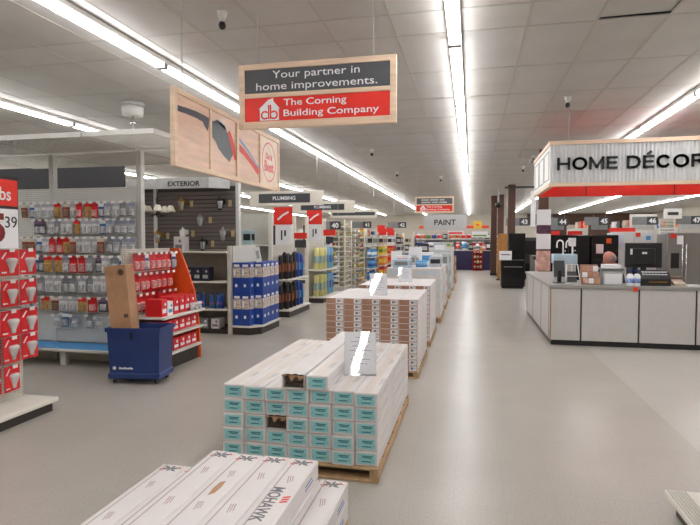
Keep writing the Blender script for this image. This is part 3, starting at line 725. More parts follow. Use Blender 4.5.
part(t, 'board', MB().box(-.012, 0, -.36, .42, 0, .6), DARK)
hd = part(t, 'red_header', MB().box(0, .004, -.36, .41, .355, .575), RED); lettering(hd, 'Bulbs', PAPER, (.005, .195, .455), SIDE, w=.29, h=.11, bold=.01)
bd = part(t, 'white_card', MB().box(0, .004, -.36, .41, .0, .33), PAPER)
lettering(bd, '39', INK, (.005, .335, .22), SIDE, h=.095, bold=.0); lettering(bd, '5', DRED, (.005, .2, .17), SIDE, h=.24, bold=.04)
part(t, 'pole', MB().cyl((-.02, -.1, -.1), (-.02, -.1, .6), .012, n=6), LGREY)
part(t, 'mount', MB().box(-.40, -.01, -.12, -.08, -.09, -.05), LGREY)

# wheeled bin with carton standing in it
t = thing('wheeled_bin', 'blue plastic bin on black casters in front of the orange display', 'bin', (-3.655, 5.50, 0), R(8))
m = MB()
def tap(z0, w0, d0, z1, w1, d1, q):
    vs = [(sx*w, sy*d, z) for z, w, d in ((z0, w0, d0), (z1, w1, d1)) for sx, sy in ((-1, -1), (1, -1), (1, 1), (-1, 1))]
    q.add(vs, [(0, 1, 5, 4), (1, 2, 6, 5), (2, 3, 7, 6), (3, 0, 4, 7)])
tap(.12, .28, .175, .62, .3, .195, m); tap(.14, .265, .16, .62, .285, .18, m)
m.add([(-.28, -.175, .12), (.28, -.175, .12), (.28, .175, .12), (-.28, .175, .12)], [(0, 1, 2, 3)])
m.add([(sx*w, sy*d, .62) for w, d in ((.3, .195), (.285, .18)) for sx, sy in ((-1, -1), (1, -1), (1, 1), (-1, 1))], [(0, 1, 5, 4), (1, 2, 6, 5), (2, 3, 7, 6), (3, 0, 4, 7)])
part(t, 'tub', m, NAVY)
rm = MB()
for a, b, c, d in ((-.315, .315, -.21, -.197), (-.315, .315, .197, .21), (-.315, -.302, -.197, .197), (.302, .315, -.197, .197)): rm.box(a, b, c, d, .585, .63)
part(t, 'rim', rm, NAVY)
part(t, 'base', MB().cbox(-.3, .3, -.195, .195, .06, .125, .012), NAVY)
part(t, 'latch', MB().cbox(-.03, -.015, -.205, -.18, .5, .584, .002), DARK)
lg = MB()
lg.cyl((-.225, -.185, .18), (-.225, -.178, .18), .02, n=10)
for k in range(8): lg.box(-.17+k*.02, -.156+k*.02, -.185, -.178, .168, .185+.006*(k % 3 == 0))
part(t, 'white_mark', lg, PAPER)
cm = MB().cyl((-.012, 0, 0), (.012, 0, 0), .027, n=10).box(-.016, .016, -.012, .012, .015, .034).mesh('caster', DARK)
for sx in (-.24, .24):
    for sy in (-.14, .14): obj('caster', cm, t, (sx, sy, .0275))
t = thing('cardboard_carton', 'tall brown cardboard carton standing in the blue bin', 'carton', (-3.785, 5.46, .15), R(6)); t.rotation_euler.y = R(-5.2)
part(t, 'carton', MB().cbox(-.125, .125, -.09, .09, 0, 1.17, .004), CARDL)
part(t, 'tape', MB().box(-.03, .0, -.0912, -.09, 0, 1.17), M('packing tape', (176, 136, 98), .3))
part(t, 'round_stamp', MB().cyl((.065, -.0915, 1.09), (.065, -.09, 1.09), .035, n=14), M('stamp brown', (92, 64, 48), .7))
part(t, 'printed_box', MB().box(.05, .1, -.0912, -.09, .58, .62), M('stamp brown'))

# orange end display
t = org = thing('orange_display', 'orange sided end display of red carded goods behind the blue bin', 'display', (0, 0, 0))
part(t, 'back_panel', MB().box(-4.08, -4.03, 5.76, 6.76, .1, 1.49), PEG)
part(t, 'side_panel', MB().prism([(-4.08, 0), (-3.60, 0), (-3.61, .44), (-3.68, .92), (-3.80, 1.26), (-3.90, 1.49), (-4.08, 1.49)], 1, 6.77, 6.80), ORANGE)
part(t, 'red_back', MB().box(-4.03, -4.025, 6.1, 6.76, .7, 1.2), PRED)
part(t, 'base_kick', MB().box(-4.08, -3.63, 5.82, 6.76, 0, .17), KICK)
for z, x1 in ((.185, -3.57), (.425, -3.55), (.65, -3.52)): part(t, 'shelf', MB().cbox(-4.03, x1, 5.78, 6.765, z, z+.03, .004), SHELFW)
for r_, (z, ys) in enumerate(((1.44, (5.83, 5.95, 6.07, 6.19, 6.31, 6.43, 6.55, 6.67)), (1.19, (5.83, 5.95, 6.07, 6.2, 6.34, 6.47, 6.6)), (.94, (5.85, 5.98, 6.11, 6.36, 6.5, 6.64)))):
    for c, y in enumerate(ys):
        hook(org, -4.03, y, z, R(90))
        kd = 'blue' if (r_, c) in ((0, 2), (0, 7)) else 'red'
        hang_pack(kd, .115, .2, (-3.95+.03*random.random(), y, z-.014), R(90), f'{kd} carded pack, {ORD[c]} in the {["top", "middle", "lower"][r_]} hanging row of the orange display', 'packs on the orange display')
rb = {}
def small_box(name, label, x0, x1, y0, y1, z0, h, mat, print_m, group, face='x'):
    t = thing(name, label, 'box', ((x0+x1)/2, (y0+y1)/2, z0), random.uniform(-.03, .03), group); a, b = (x1-x0)/2, (y1-y0)/2
    key = (round(a, 3), round(b, 3), round(h, 3), mat.name, print_m.name, face)
    if key not in rb:
        f = MB().box(a, a+.001, -b*.7, b*.7, h*.2, h*.45) if face == 'x' else MB().box(-a*.7, a*.7, -b-.001, -b, h*.2, h*.45)
        if face == 'x': f.cyl((a, b*.3, h*.7), (a+.001, b*.3, h*.7), min(b, h)*.3, n=10)
        else: f.cyl((a*.3, -b-.001, h*.7), (a*.3, -b, h*.7), min(a, h)*.3, n=10)
        rb[key] = (MB().cbox(-a, a, -b, b, 0, h, .003).mesh('carton', mat), f.mesh('print', print_m))
    for nm, me in zip(('carton', 'print'), rb[key]): obj(nm, me, t)
for k in range(6):
    wh = k == 1
    small_box('retail_box', f'{"white" if wh else "red"} retail box, {ORD[k]} from left on the upper shelf of the orange display', -3.80, -3.58, 5.81+k*.135, 5.93+k*.135, .681, .21 if not wh else .17, PAPER if wh else PRED, LBLUE if wh else PAPER, 'boxes on the orange display')
for s, z in enumerate((.456, .216)):
    for k in range(6):
        small_box('retail_box', f'red retail box, {ORD[k]} from left on the {["middle", "bottom"][s]} shelf of the orange display', -3.84, -3.62, 5.82+k*.152, 5.96+k*.152, z, .15, PRED, PAPER, 'boxes on the orange display')
for k in range(3):
    t = thing('clear_pack', f'clear bagged part lying on the front edge of the upper orange shelf, {ORD[k]} one', 'package', (-3.545, 6.47+k*.1, .681), R(20*k), 'clear packs on the orange display')
    part(t, 'bag', MB().lathe([(.03, 0), (.05, .015), (.045, .05), (.01, .07)], 8, sx=.6, sy=.7), GRAYP); part(t, 'paper_tag', MB().box(-.03, .03, -.004, .004, .068, .1), PAPER)

# exterior lighting bay: slatted wall with lanterns
t = ext = thing('slatwall_bay', 'dark slatted display wall with shelves under a grey EXTERIOR fascia', 'display', (0, 0, 0))
SLAT = M('slat brown grey', (104, 94, 90), .6, nz=.1, scale=2, stretch=(1, 1, 8))
SX0, SX1, SY = -7.4, -4.02, 8.95
part(t, 'back_board', MB().box(SX0, SX1, SY+.012, SY+.06, 0, 2.55), M('slat groove', (58, 52, 50), .7))
sm_ = MB().cbox(SX0, SX1, 0, .014, 0, .062, .003).mesh('slat', SLAT)
for k in range(14): obj('slat', sm_, t, (0, SY-.003, 1.45+k*.073))
part(t, 'lower_panel', MB().box(SX0, SX1, SY, SY+.012, .1, 1.44), M('lower grey panel', (150, 143, 132), .6))
fa = part(t, 'fascia', MB().box(-5.86, -4.3, SY-.5, SY-.47, 2.475, 2.655).prism([(-4.3, SY-.5), (-4.02, SY-.32), (-4.02, SY-.29), (-4.3, SY-.47)], 2, 2.475, 2.655), LGREY)
lettering(fa, 'EXTERIOR', INK, (-4.76, SY-.5015, 2.555), FRONT, w=.6, h=.085, bold=.03)
part(t, 'dark_fascia', MB().box(SX0-1.6, -5.9, SY-.5, SY-.46, 2.5, 2.9), M('dark fascia', (46, 45, 48), .6))
part(t, 'soffit', MB().box(SX0, -4.02, SY-.3, SY, 2.655, 2.68), LGREY)
for x in (-4.0, -5.6): part(t, 'post', MB().cbox(x-.03, x+.03, SY-.04, SY+.06, 0, 2.95 if x > -5 else 2.6, .004), POSTM)
for z in (1.40, .89, .42): part(t, 'shelf', MB().cbox(SX0, -4.04, SY-.42, SY, z-.025, z, .004), SHELFW)
part(t, 'base', MB().box(SX0, -4.04, SY-.4, SY, 0, .08), KICK)
part(t, 'end_board', MB().cbox(-4.0, -3.935, SY-.46, SY-.421, 0, 1.5, .004), SHELF)
def wall_lantern(x, z, kind, label):
    t = thing('wall_lantern', label, 'lamp', (x, SY-.003, z)); mt = {'black': DARK, 'brass': GOLD, 'clear': STEEL, 'white': WHITE}[kind]
    part(t, 'wall_plate', MB().cyl((0, 0, 0), (0, -.02, 0), .05, n=10), mt)
    part(t, 'arm', MB().sweep([(0, -.02, 0), (0, -.08, .06), (0, -.13, .05)], .008, 5), mt)
    gl = M('lantern glass', (176, 178, 180), .15)
    part(t, 'glass', MB().lathe([(.035, -.12), (.06, .0), (.055, .01)], 6, (0, -.13, 0)), gl if kind != 'white' else PAPER)
    part(t, 'roof', MB().lathe([(.075, .01), (.05, .035), (.012, .07), (.01, .09)], 6, (0, -.13, 0)), mt)
    part(t, 'base_cap', MB().lathe([(.012, -.15), (.04, -.14), (.04, -.12)], 6, (0, -.13, 0)), mt)
    q = MB()
    for k in range(6): a = math.pi/3*k; q.cyl((.037*math.cos(a), -.13+.037*math.sin(a), -.12), (.062*math.cos(a), -.13+.062*math.sin(a), .01), .005, n=4)
    part(t, 'cage_bar', q, mt)
    part(t, 'price_card', MB().box(.1, .16, -.006, -.0, -.08, .03), M('buff card', (190, 166, 122), .6))
for x, z, k, lb in ((-5.02, 2.27, 'brass', 'brass wall lantern high beside the chandelier on the slatted wall'), (-4.28, 2.27, 'black', 'black wall lantern at the top right of the slatted wall'), (-4.66, 1.98, 'clear', 'clear box-shaped wall lantern in the middle of the slatted wall'), (-5.5, 1.7, 'brass', 'brass wall lantern low at the left of the slatted wall'), (-5.0, 1.74, 'white', 'white globe wall lantern above the white box on the slatted wall'), (-4.62, 1.56, 'black', 'black wall lantern just above the shelf on the slatted wall'), (-4.23, 1.74, 'clear', 'clear wall lantern low at the right of the slatted wall')): wall_lantern(x, z, k, lb)
t = thing('chandelier', 'dark chandelier with white glass shades hanging before the slatted wall', 'lamp', (-5.33, 8.55, 2.0))
part(t, 'chain', MB().cyl((0, 0, .35), (0, 0, .64), .008, n=5), DARK)
part(t, 'stem', MB().lathe([(.006, .0), (.03, .03), (.015, .08), (.03, .16), (.012, .22), (.02, .3), (.01, .36)], 10), DARK)
for k in range(5):
    a = 2*math.pi*k/5+.3; c, s = math.cos(a), math.sin(a)
    ar = part(t, 'arm', MB().sweep([(0, 0, .08), (c*.1, s*.1, .02), (c*.2, s*.2, .05), (c*.23, s*.23, .1)], .008, 5), DARK)
    part(ar, 'shade', MB().lathe([(.03, .2), (.045, .18), (.07, .12), (.085, .09)], 12, (c*.23, s*.23, 0)), M('shade glass', (222, 214, 196), .35))
small_box('shipping_box', 'white carton standing on the shelf under the lanterns', -5.05, -4.87, 8.6, 8.8, 1.401, .26, BOXW, GINK, 'goods on the exterior shelves', 'y')
for k in range(3): small_box('dark_box', f'dark blue boxed lamp, {ORD[k]} from left on the middle shelf under the lanterns', -4.86+k*.16, -4.72+k*.16, 8.62, 8.8, .891, .24, M('dark box', (34, 36, 58), .5), LGREY, 'goods on the exterior shelves', 'y')
for k in range(7):
    x = -4.83+k*.095+(.08 if k > 3 else 0)
    t = thing('bagged_goods', f'blue bagged lamp cleaner, {ORD[k]} from left on the lower shelf under the lanterns', 'package', (x, 8.66+.03*(k % 2), .421), random.uniform(-.3, .3), 'goods on the exterior shelves')
    part(t, 'bag', MB().lathe([(.034, 0), (.047, .02), (.047, .14), (.04, .2), (.02, .24)], 8, sy=.7), M('bag blue', (40, 96, 170), .4, nz=.2, scale=30) if k % 3 else BLUE)
    part(t, 'top_fold', MB().box(-.022, .022, -.006, .006, .235, .27), BLUE if k % 3 else LBLUE); part(t, 'print', MB().box(-.02, .02, -.03, -.026, .07, .11), ORANGE)
for k in range(4): small_box('carton', f'small pale carton, {ORD[k]} from left on the base under the lanterns', -4.95+k*.2, -4.8+k*.2, 8.58, 8.8, .081, .17, [BOXW, LGREY, GREY, BOXW][k], [DARK, BLUE, PAPER, GINK][k], 'goods on the exterior shelves', 'y')

# blue boxed goods at the next shelf end
t = thing('end_plinth', 'beige shelf end with dark plinth under the stacked blue boxes', 'shelf unit', (0, 0, 0))
part(t, 'plinth', MB().prism([(-3.925, 8.53), (-3.62, 8.53), (-3.47, 8.68), (-3.47, 9.56), (-3.925, 9.56)], 2, 0, .125), KICK)
part(t, 'deck', MB().prism([(-3.925, 8.5), (-3.61, 8.5), (-3.43, 8.67), (-3.43, 9.58), (-3.925, 9.58)], 2, .125, .155), SHELFW)
part(t, 'back_panel', MB().box(-3.965, -3.926, 8.56, 9.58, 0, 1.5), SHELF)
PH = M('photo strip', (206, 192, 178), .5, nz=.4, scale=30)
bx = (MB().cbox(-.077, .077, -.105, .105, 0, .532, .004).mesh('carton', BLUE),
      MB().box(-.072, .072, -.106, -.105, .28, .45).box(.077, .078, -.1, .1, .28, .45).mesh('photo_print', PH),
      MB().box(-.05, .05, -.1065, -.105, .46, .5).box(-.03, .01, -.1065, -.105, .12, .17).box(.077, .0785, -.05, .05, .46, .5).box(.077, .0785, -.03, .03, .12, .17).box(-.055, -.02, -.1067, -.1061, .31, .42).mesh('white_print', PAPER))
nm_ = 0
for L_ in range(2):
    for i, (x, y) in enumerate([(-3.845, 8.63), (-3.688, 8.625), (-3.535, 8.82), (-3.555, 9.035), (-3.555, 9.25), (-3.555, 9.47), (-3.72, 8.86), (-3.72, 9.10), (-3.72, 9.34)]):
        t = thing('blue_box', f'blue photo-printed box, {ORD[i]} in the {["lower", "upper"][L_]} tier of the shelf-end stack', 'box', (x, y, .1555+L_*.533), random.uniform(-.008, .008), 'blue boxes on the shelf end')
        for n_, me in zip(('carton', 'photo_print', 'white_print'), bx): obj(n_, me, t)
t = thing('leaning_card', 'narrow white card leaning over the stack of blue boxes', 'sign', (-3.52, 8.72, 1.2225)); t.rotation_euler = (R(-4), R(-12), 0)
part(t, 'card', MB().box(-.05, .05, -.003, 0, 0, .26), PAPER); part(t, 'card_print', MB().box(-.03, .03, -.0042, -.003, .06, .2), LGREY)

# ---------------------------------------------------------------- plumbing shelf ends and the aisles behind
def goods(name, label, cat, kind, loc, w_, d, h, A, B, group, rz=0):
    key = (kind, round(w_, 3), round(d, 3), round(h, 3), A.name, B.name)
    if key not in rb:
        q = MB()
        if kind == 'box': q.cbox(-w_/2, w_/2, -d/2, d/2, 0, h, .004).box(-w_*.38, w_*.38, -d/2-.002, -d/2, h*.3, h*.75, 1).box(w_/2, w_/2+.002, -d*.38, d*.38, h*.3, h*.75, 1)
        elif kind == 'bottle': r = min(w_, d)/2; q.lathe([(r*.9, 0), (r, h*.05), (r, h*.6), (r*.55, h*.78), (r*.3, h*.84)], 10).lathe([(r*.34, h*.84), (r*.34, h)], 8, mi=1).lathe([(r*1.01, h*.2), (r*1.01, h*.5)], 10, mi=1)
        elif kind == 'can': r = min(w_, d)/2; q.lathe([(r*.96, 0), (r, h*.03), (r, h*.95), (r*.9, h)], 12).lathe([(r*1.01, h*.2), (r*1.01, h*.8)], 12, mi=1)
        elif kind == 'tube': r = min(w_, d)/2; q.lathe([(r*.7, 0), (r, h*.03), (r, h*.9), (r*.6, h)], 8).box(-r*.5, r*.5, -r*1.08, -r*.9, h*.3, h*.62, 1).box(r*.9, r*1.08, -r*.5, r*.5, h*.3, h*.62, 1)
        else: q.lathe([(w_*.4, 0), (w_*.5, h*.1), (w_*.48, h*.7), (w_*.3, h*.92), (w_*.1, h)], 8, sy=d/w_).box(-w_*.25, w_*.25, -d*.55, -d*.4, h*.25, h*.6, 1)
        rb[key] = q.mesh(name, [A, B])
    return tag(obj(name, rb[key], None, loc, (0, 0, rz)), label, cat, group)
PBLK = M('pipe black', (34, 30, 32), .5); PCOP = M('copper print', (150, 84, 52), .5); PYEL = M('pale yellow', (206, 200, 130), .5); PORG = M('orange pack', (222, 120, 50), .5); PGRN = M('green pack', (110, 150, 70), .5); PBEI = M('beige pack', (196, 182, 160), .5)
def end_display(name, label, x0, y0, y1, top, shelves, base_x):
    t = thing(name, label, 'display', (0, 0, 0))
    part(t, 'back_panel', MB().box(x0-.04, x0, y0, y1, 0, top), PEG)
    for y in (y0, y1): part(t, 'post', MB().cbox(x0-.05, x0+.03, y-.04, y+.03, 0, top+.05, .004), SHELFW)
    part(t, 'base_kick', MB().box(x0, base_x-.03, y0+.04, y1-.04, 0, .12), KICK)
    part(t, 'base_shelf', MB().cbox(x0, base_x, y0+.035, y1-.035, .12, .15, .004), SHELFW)
    for z in shelves: part(t, 'shelf', MB().cbox(x0, base_x-.04, y0+.035, y1-.035, z-.03, z, .004), SHELFW)
    return t
def price_card(par, x, y, z):
    t = part(par, 'price_sign', MB().box(0, .01, -.17, .17, 0, .42), PAPER, (x, y, z), (0, 0, R(-90))); part(t, 'red_head', MB().box(0, .012, -.2, .2, .42, .78), RED)
    part(t, 'logo_swoosh', strip([(-.12, .52), (0, .62), (.12, .68)], .02), PAPER, (.006, 0, 0)); part(t, 'black_digits', MB().box(.01, .0115, -.05, -.02, .1, .3).box(.01, .0115, .02, .06, .18, .3), INK)
    part(t, 'side_stack', MB().box(0, .008, -.3, -.175, 0, .4), CHAR)
# first shelf end, dark pipe insulation
d1 = end_display('pipe_display', 'beige shelf end holding dark pipe insulation sleeves', -4.02, 10.62, 12.15, 2.12, (.78,), -3.62)
price_card(d1, -3.80, 10.75, 1.50)
for s, z in enumerate((.152, .782)):
    for k in range(11):
        bl = k > 6
        goods('pipe_sleeve', f'{"blue" if bl else "black and copper"} pipe sleeve, {ORD[k]} on the {["lower", "upper"][s]} shelf of the pipe display', 'pipe sleeve', 'tube', (-3.86+.09*(k % 2), 10.74+k*.122, z), .105, .105, .5+.03*(k % 3), BLUE if bl else PBLK, LBLUE if bl else PCOP, 'pipe sleeves on the first plumbing end')
t = thing('shelf_run', 'tall beige shelf back beside the dark pipe sleeves', 'shelf unit', (0, 0, 0))
part(t, 'back_panel', MB().box(-9, -4.1, 10.9, 10.95, 0, 2.15), SHELF); part(t, 'lower_panel', MB().box(-9, -4.1, 10.45, 10.89, 0, .15), KICK)
for z in (.5, 1.0, 1.5): part(t, 'shelf', MB().cbox(-9, -4.1, 10.5, 10.89, z-.025, z, .004), SHELFW)
for k in range(3): goods('hanging_fitting', f'small pale blue boxed fitting, {ORD[k]} up beside the white post', 'box', 'box', (-4.55, 10.7, .501+.5*k), .2, .2, .3, M('pale teal', (160, 186, 190), .5), INK, 'boxed fittings behind the blue boxes')
# second shelf end, yellow tubes
d2 = end_display('tube_display', 'beige shelf end holding pale yellow and blue tubes', -4.05, 13.25, 14.95, 2.15, (.84,), -3.62)
price_card(d2, -3.90, 13.4, 1.58)
for s, z in enumerate((.152, .842)):
    for k in range(9):
        bl = k > 4
        goods('caulk_tube', f'{"pale blue" if bl else "pale yellow"} tube, {ORD[k]} on the {["lower", "upper"][s]} shelf of the tube display', 'tube', 'tube', (-3.86+.08*(k % 2), 13.4+k*.165, z), .15, .15, .56, M('pale blue', (120, 170, 206), .5) if bl else PYEL, BLUE if bl else M('pale blue print', (120, 160, 180), .5), 'tubes on the second plumbing end')
t = part(d2, 'red_shelf_sign', MB().box(-.17, .17, -.01, 0, 0, .16), RED, (-3.74, 14.3, 1.72)); part(t, 'black_strip', MB().box(-.1, .1, -.011, .0, -.2, -.03), CHAR)
t = part(d1, 'red_shelf_sign', MB().box(-.15, .15, -.01, 0, 0, .13), RED, (-3.7, 11.6, 1.63)); part(t, 'black_strip', MB().box(-.13, .13, -.011, .0, -.2, -.03), CHAR)
# rack of plastic pipe elbows (tan, coiled look)
t = thing('pipe_rack', 'tall beige wire rack of stacked tan pipe fittings', 'rack', (-3.85, 16.2, 0))
TAN = M('tan pipe', (172, 158, 134), .5, nz=.1)
for y in (-.45, .45):
    for x in (-.2, .2): part(t, 'upright', MB().cyl((x, y, 0), (x, y, 2.2), .02, n=6), SHELFW)
for k in range(13): part(t, 'tier', MB().box(-.22, .22, -.47, .47, .2+k*.15, .215+k*.15), SHELFW)
for k in range(13):
    for j in range(4): goods('pipe_fitting', f'tan pipe fitting, {ORD[j]} along on tier {ORD[k]} of the wire rack', 'fitting', 'bag', (-3.76, 15.86+.225*j, .216+k*.15), .17, .17, .12, TAN, M('tan dark', (112, 100, 84), .6), 'fittings on the wire rack')
t = thing('drain_rack', 'second beige post-shaped rack of fittings beyond the tan rack', 'rack', (-3.75, 18.0, 0))
for y in (-.3, .3): part(t, 'upright', MB().cyl((0, y, 0), (0, y, 1.95), .03, n=6), SHELFW)
for k in range(11): part(t, 'tier', MB().box(-.16, .16, -.33, .33, .15+k*.165, .21+k*.165), TAN)
# far shelf runs; each has an end display and a face towards the camera
PAL = [(PRED, PAPER), (PORG, YEL), (YEL, PGRN), (LBLUE, PAPER), (LGREY, INK), (M('pack white'), BLUE), (GREY, PAPER), (PBEI, DRED), (DARK, LGREY), (PGRN, YEL)]
def far_run(i, y, top, ends, wh):
    t = thing('shelf_run', f'beige shelf run stacked with small goods, {ORD[i]} beyond the pipe racks', 'shelf unit', (0, 0, 0)); X1 = -3.75; X0 = -9.0
    part(t, 'back_panel', MB().box(X0, X1, y+.42, y+.46, 0, top), SHELF); part(t, 'base', MB().box(X0, X1, y, y+.42, 0, .12), KICK)
    part(t, 'end_panel', MB().box(X1, X1+.04, y-.02, y+.46, 0, top), SHELFW)
    zs = [.145, .55, .95, 1.35, 1.72]
    for z in zs: part(t, 'shelf', MB().cbox(X0, X1-.002, y, y+.415, z-.025, z, .004), SHELFW)
    part(t, 'end_base', MB().box(X1+.045, X1+.45, y-.3, y+.75, 0, .13), KICK)
    for z in (.16, .6, 1.0, 1.4): part(t, 'end_shelf', MB().cbox(X1+.045, X1+.42, y-.3, y+.75, z-.03, z, .004), SHELFW)
    for s, z in enumerate(zs):
        for k in range(10):
            A, B = random.choice(PAL); kd = random.choice(('box', 'bottle', 'can', 'bag', 'box')); h = random.uniform(.17, .3)
            goods('shelf_item', f'{A.name} {kd}, {ORD[k]} from aisle on shelf {ORD[s]} of the {ORD[i]} far shelf run', 'package', kd, (X1-.13-k*.2, y+.14, z+.001), .16, .16, round(h, 1) if h > .25 else .2, A, B, f'goods on the {ORD[i]} far shelf run')
    if wh in (1, 2):
        for yy, zz in ((y-.1, 1.93), (y+.3, 1.80)): part(t, 'red_card', MB().box(-.15, .15, -.012, 0, 0, .26), RED, (X1+.25, yy, zz))
        part(t, 'card_rail', MB().box(X1+.05, X1+.3, y-.12, y+.32, 1.76, 1.78), LGREY)
    for s, z in enumerate((.161, .601, 1.001, 1.401)):
        for k in range(4):
            A, B = ends[s]; kd = 'bottle' if A is LBLUE else 'box'
            goods('end_item', f'{A.name} {kd}, {ORD[k]} on tier {ORD[s]} at the end of the {ORD[i]} far run', 'package', kd, (X1+.27, y-.16+k*.25, z), .22, .22, .34, A, B, f'goods at the end of the {ORD[i]} far run')
far_run(0, 19.2, 2.0, [(LBLUE, BLUE), (LBLUE, BLUE), (LBLUE, PAPER), (LGREY, INK)], 0)
far_run(1, 21.6, 2.05, [(PRED, YEL), (PORG, YEL), (YEL, PGRN), (PBEI, INK)], 1)
far_run(2, 24.0, 2.05, [(DRED, PAPER), (PORG, PRED), (PRED, PORG), (M('pack white'), INK)], 2)
far_run(3, 27.0, 2.0, [(PRED, PAPER), (GREY, PAPER), (LGREY, INK), (DARK, LGREY)], 3)
far_run(4, 30.5, 2.0, [(GREY, PAPER), (LGREY, BLUE), (DARK, LGREY), (PBEI, INK)], 4)
# stacks farther along the middle of the aisle
def white_stack(label, y0, D, W, nl, bh, nc, x1, pals, A, B, nm):
    pallet(f'wooden pallet under the {nm}', x1-W-.02, x1+.02, y0, y0+D, .1)
    bw = W/nc
    for L_ in range(nl):
        for c in range(nc):
            goods('appliance_carton', f'{label}, {ORD[c]} from left in layer {ORD[L_]} up', 'carton', 'box', (x1-W+bw*(c+.5), y0+D/2, .1005+L_*bh), bw-.006, D-.04, bh-.003, A, B, nm)
white_stack('white carton with grey print on the third stack', 10.6, 1.3, 1.05, 5, .19, 2, -.57, 5, BOXW, M('carton print', (196, 206, 214), .5), 'white cartons beyond the brown-ended stacks')
white_stack('pale carton with pink print on the fourth stack', 12.7, 1.2, 1.05, 3, .3, 3, -.57, 5, M('pale carton', (212, 214, 214), .5), M('pink print', (222, 170, 170), .5), 'pale cartons in the middle of the aisle')
white_stack('light grey carton on the fifth stack', 15.0, 1.2, 1.0, 3, .38, 2, -.57, 5, M('grey carton', (190, 194, 196), .5), GREY, 'light grey cartons farther along the aisle')
white_stack('white carton on the sixth stack', 17.4, 1.2, 1.0, 3, .42, 2, -.55, 5, BOXW, LGREY, 'white cartons before the paint counter')
white_stack('tan carton on the seventh stack', 20.2, 1.2, 1.0, 3, .3, 2, -.55, 5, CARDL, BOXW, 'tan cartons before the paint counter')
for i, (x, y, z, h, w_) in enumerate(((-1.42, 14.3, 0, 1.42, .34), (-1.95, 14.6, 0, 1.3, .3))):
    t = thing('display_stand', ['white upright display stand beside the middle stacks', 'pale narrow display stand left of the white one'][i], 'stand', (x, y, z))
    part(t, 'panel', MB().cbox(-w_/2, w_/2, -.02, .02, .05, h, .004), PAPER); part(t, 'foot', MB().cbox(-w_/2, w_/2, -.15, .15, 0, .05, .004), LGREY); part(t, 'print', MB().box(-w_*.3, w_*.3, -.0215, -.02, h*.5, h*.8), LGREY)
goods('round_pail', 'bright blue round pail on top of the white cartons', 'pail', 'can', (-.98, 11.2, 1.0515), .24, .24, .13, LBLUE, M('pale blue', (120, 170, 206), .5), None)
for k, (x, y, z, w_, d, h, A, B, lb) in enumerate((
    (-1.35, 10.95, 1.0515, .34, .4, .16, M('ice blue carton', (176, 200, 216), .5), GREY, 'pale blue flat carton on the white cartons, left of the pail'), (-1.4, 11.5, 1.0515, .3, .3, .22, PAPER, PRED, 'white carton with red print behind the pail'), (-.72, 11.55, 1.0515, .26, .3, .2, M('pale grey card', (186, 190, 196), .5), INK, 'grey carton on the right of the white stack'),
    (-1.4, 13.0, 1.0005, .28, .3, .24, M('grey carton', (190, 194, 196), .5), GREY, 'grey carton on the left of the pale cartons'), (-1.05, 13.5, 1.0005, .3, .3, .3, PAPER, LBLUE, 'white carton with blue print on the pale cartons'), (-1.3, 15.4, 1.2405, .3, .3, .25, DARK, LGREY, 'black boxed item on the light grey cartons'), (-.85, 15.5, 1.2405, .36, .3, .3, M('grey carton'), PAPER, 'grey carton on the right of the light grey cartons'), (-1.2, 17.8, 1.3605, .4, .3, .22, M('plum carton', (90, 80, 110), .5), PAPER, 'plum carton on the sixth stack'), (-.75, 17.8, 1.3605, .3, .3, .16, PBEI, PGRN, 'beige carton on the sixth stack'))):
    goods('small_carton', lb, 'carton', 'box', (x, y, z), w_, d, h, A, B, 'loose cartons on the middle stacks')
sign_holder(-.75, 13.1, 1.0025, .22, .28, 'clear acrylic sign holder on the pale cartons farther along', -22, 12)

# ---------------------------------------------------------------- paint department at the end of the aisle
t = thing('paint_counter', 'dark navy paint counter at the end of the aisle', 'counter', (-1.25, 29.7, 0))
NV = M('navy laminate', (40, 38, 78), .5)
for a in (0, .78, 1.56): part(t, 'front_panel', MB().cbox(a+.005, a+.775, 0, .03, .1, 1.02, .004), NV)
part(t, 'carcass', MB().box(0, 2.34, .03, .7, .0, 1.02), NV); part(t, 'counter_top', MB().cbox(-.03, 2.37, -.04, .72, 1.021, 1.06, .006), LGREY); part(t, 'panel_rail', MB().box(0, 2.34, -.012, 0, .52, .56), DARK)
t = thing('paint_header', 'long red and wood header beam above the paint shelves', 'beam', (-3.0, 32.4, 2.28)); part(t, 'beam', MB().cbox(0, 4.0, 0, .1, 0, .16, .01), ORANGE); part(t, 'red_stripe', MB().box(1, 4.0, -.012, 0, .05, .12), RED)
for x in (.3, 3.7): part(t, 'hanger', MB().cyl((x, .05, .16), (x, .05, CH-.006-2.28), .01, n=5), LGREY)
t = thing('paint_shelf', 'tall pale shelving packed with paint cans behind the paint counter', 'shelf unit', (-3.4, 33, 0))
part(t, 'back_panel', MB().box(0, 6.2, .5, .54, 0, 2.1), SHELF)
for x in (0, 2.05, 4.1, 6.16): part(t, 'upright', MB().box(x, x+.04, 0, .5, 0, 2.1), SHELFW)
for z in (.3, .75, 1.2, 1.65): 
    for x in (.04, 2.09, 4.14): part(t, 'shelf', MB().box(x, x+2.0, 0, .5, z-.03, z), SHELFW)
for s, z in enumerate((.75, 1.2, 1.65)):
    for k in range(18):
        A, B = random.choice([(PAPER, PRED), (LGREY, BLUE), (DARK, LGREY), (M('pack white'), PORG), (PBEI, PGRN), (DARK, PAPER)])
        goods('paint_can', f'{A.name} paint can, {ORD[k]} from left on shelf {ORD[s]} behind the paint counter', 'can', 'can', (-3.36+2.05*(k//6)+.2+.33*(k % 6), 33.2, z+.001), .26, .26, .3, A, B, 'paint cans behind the counter')
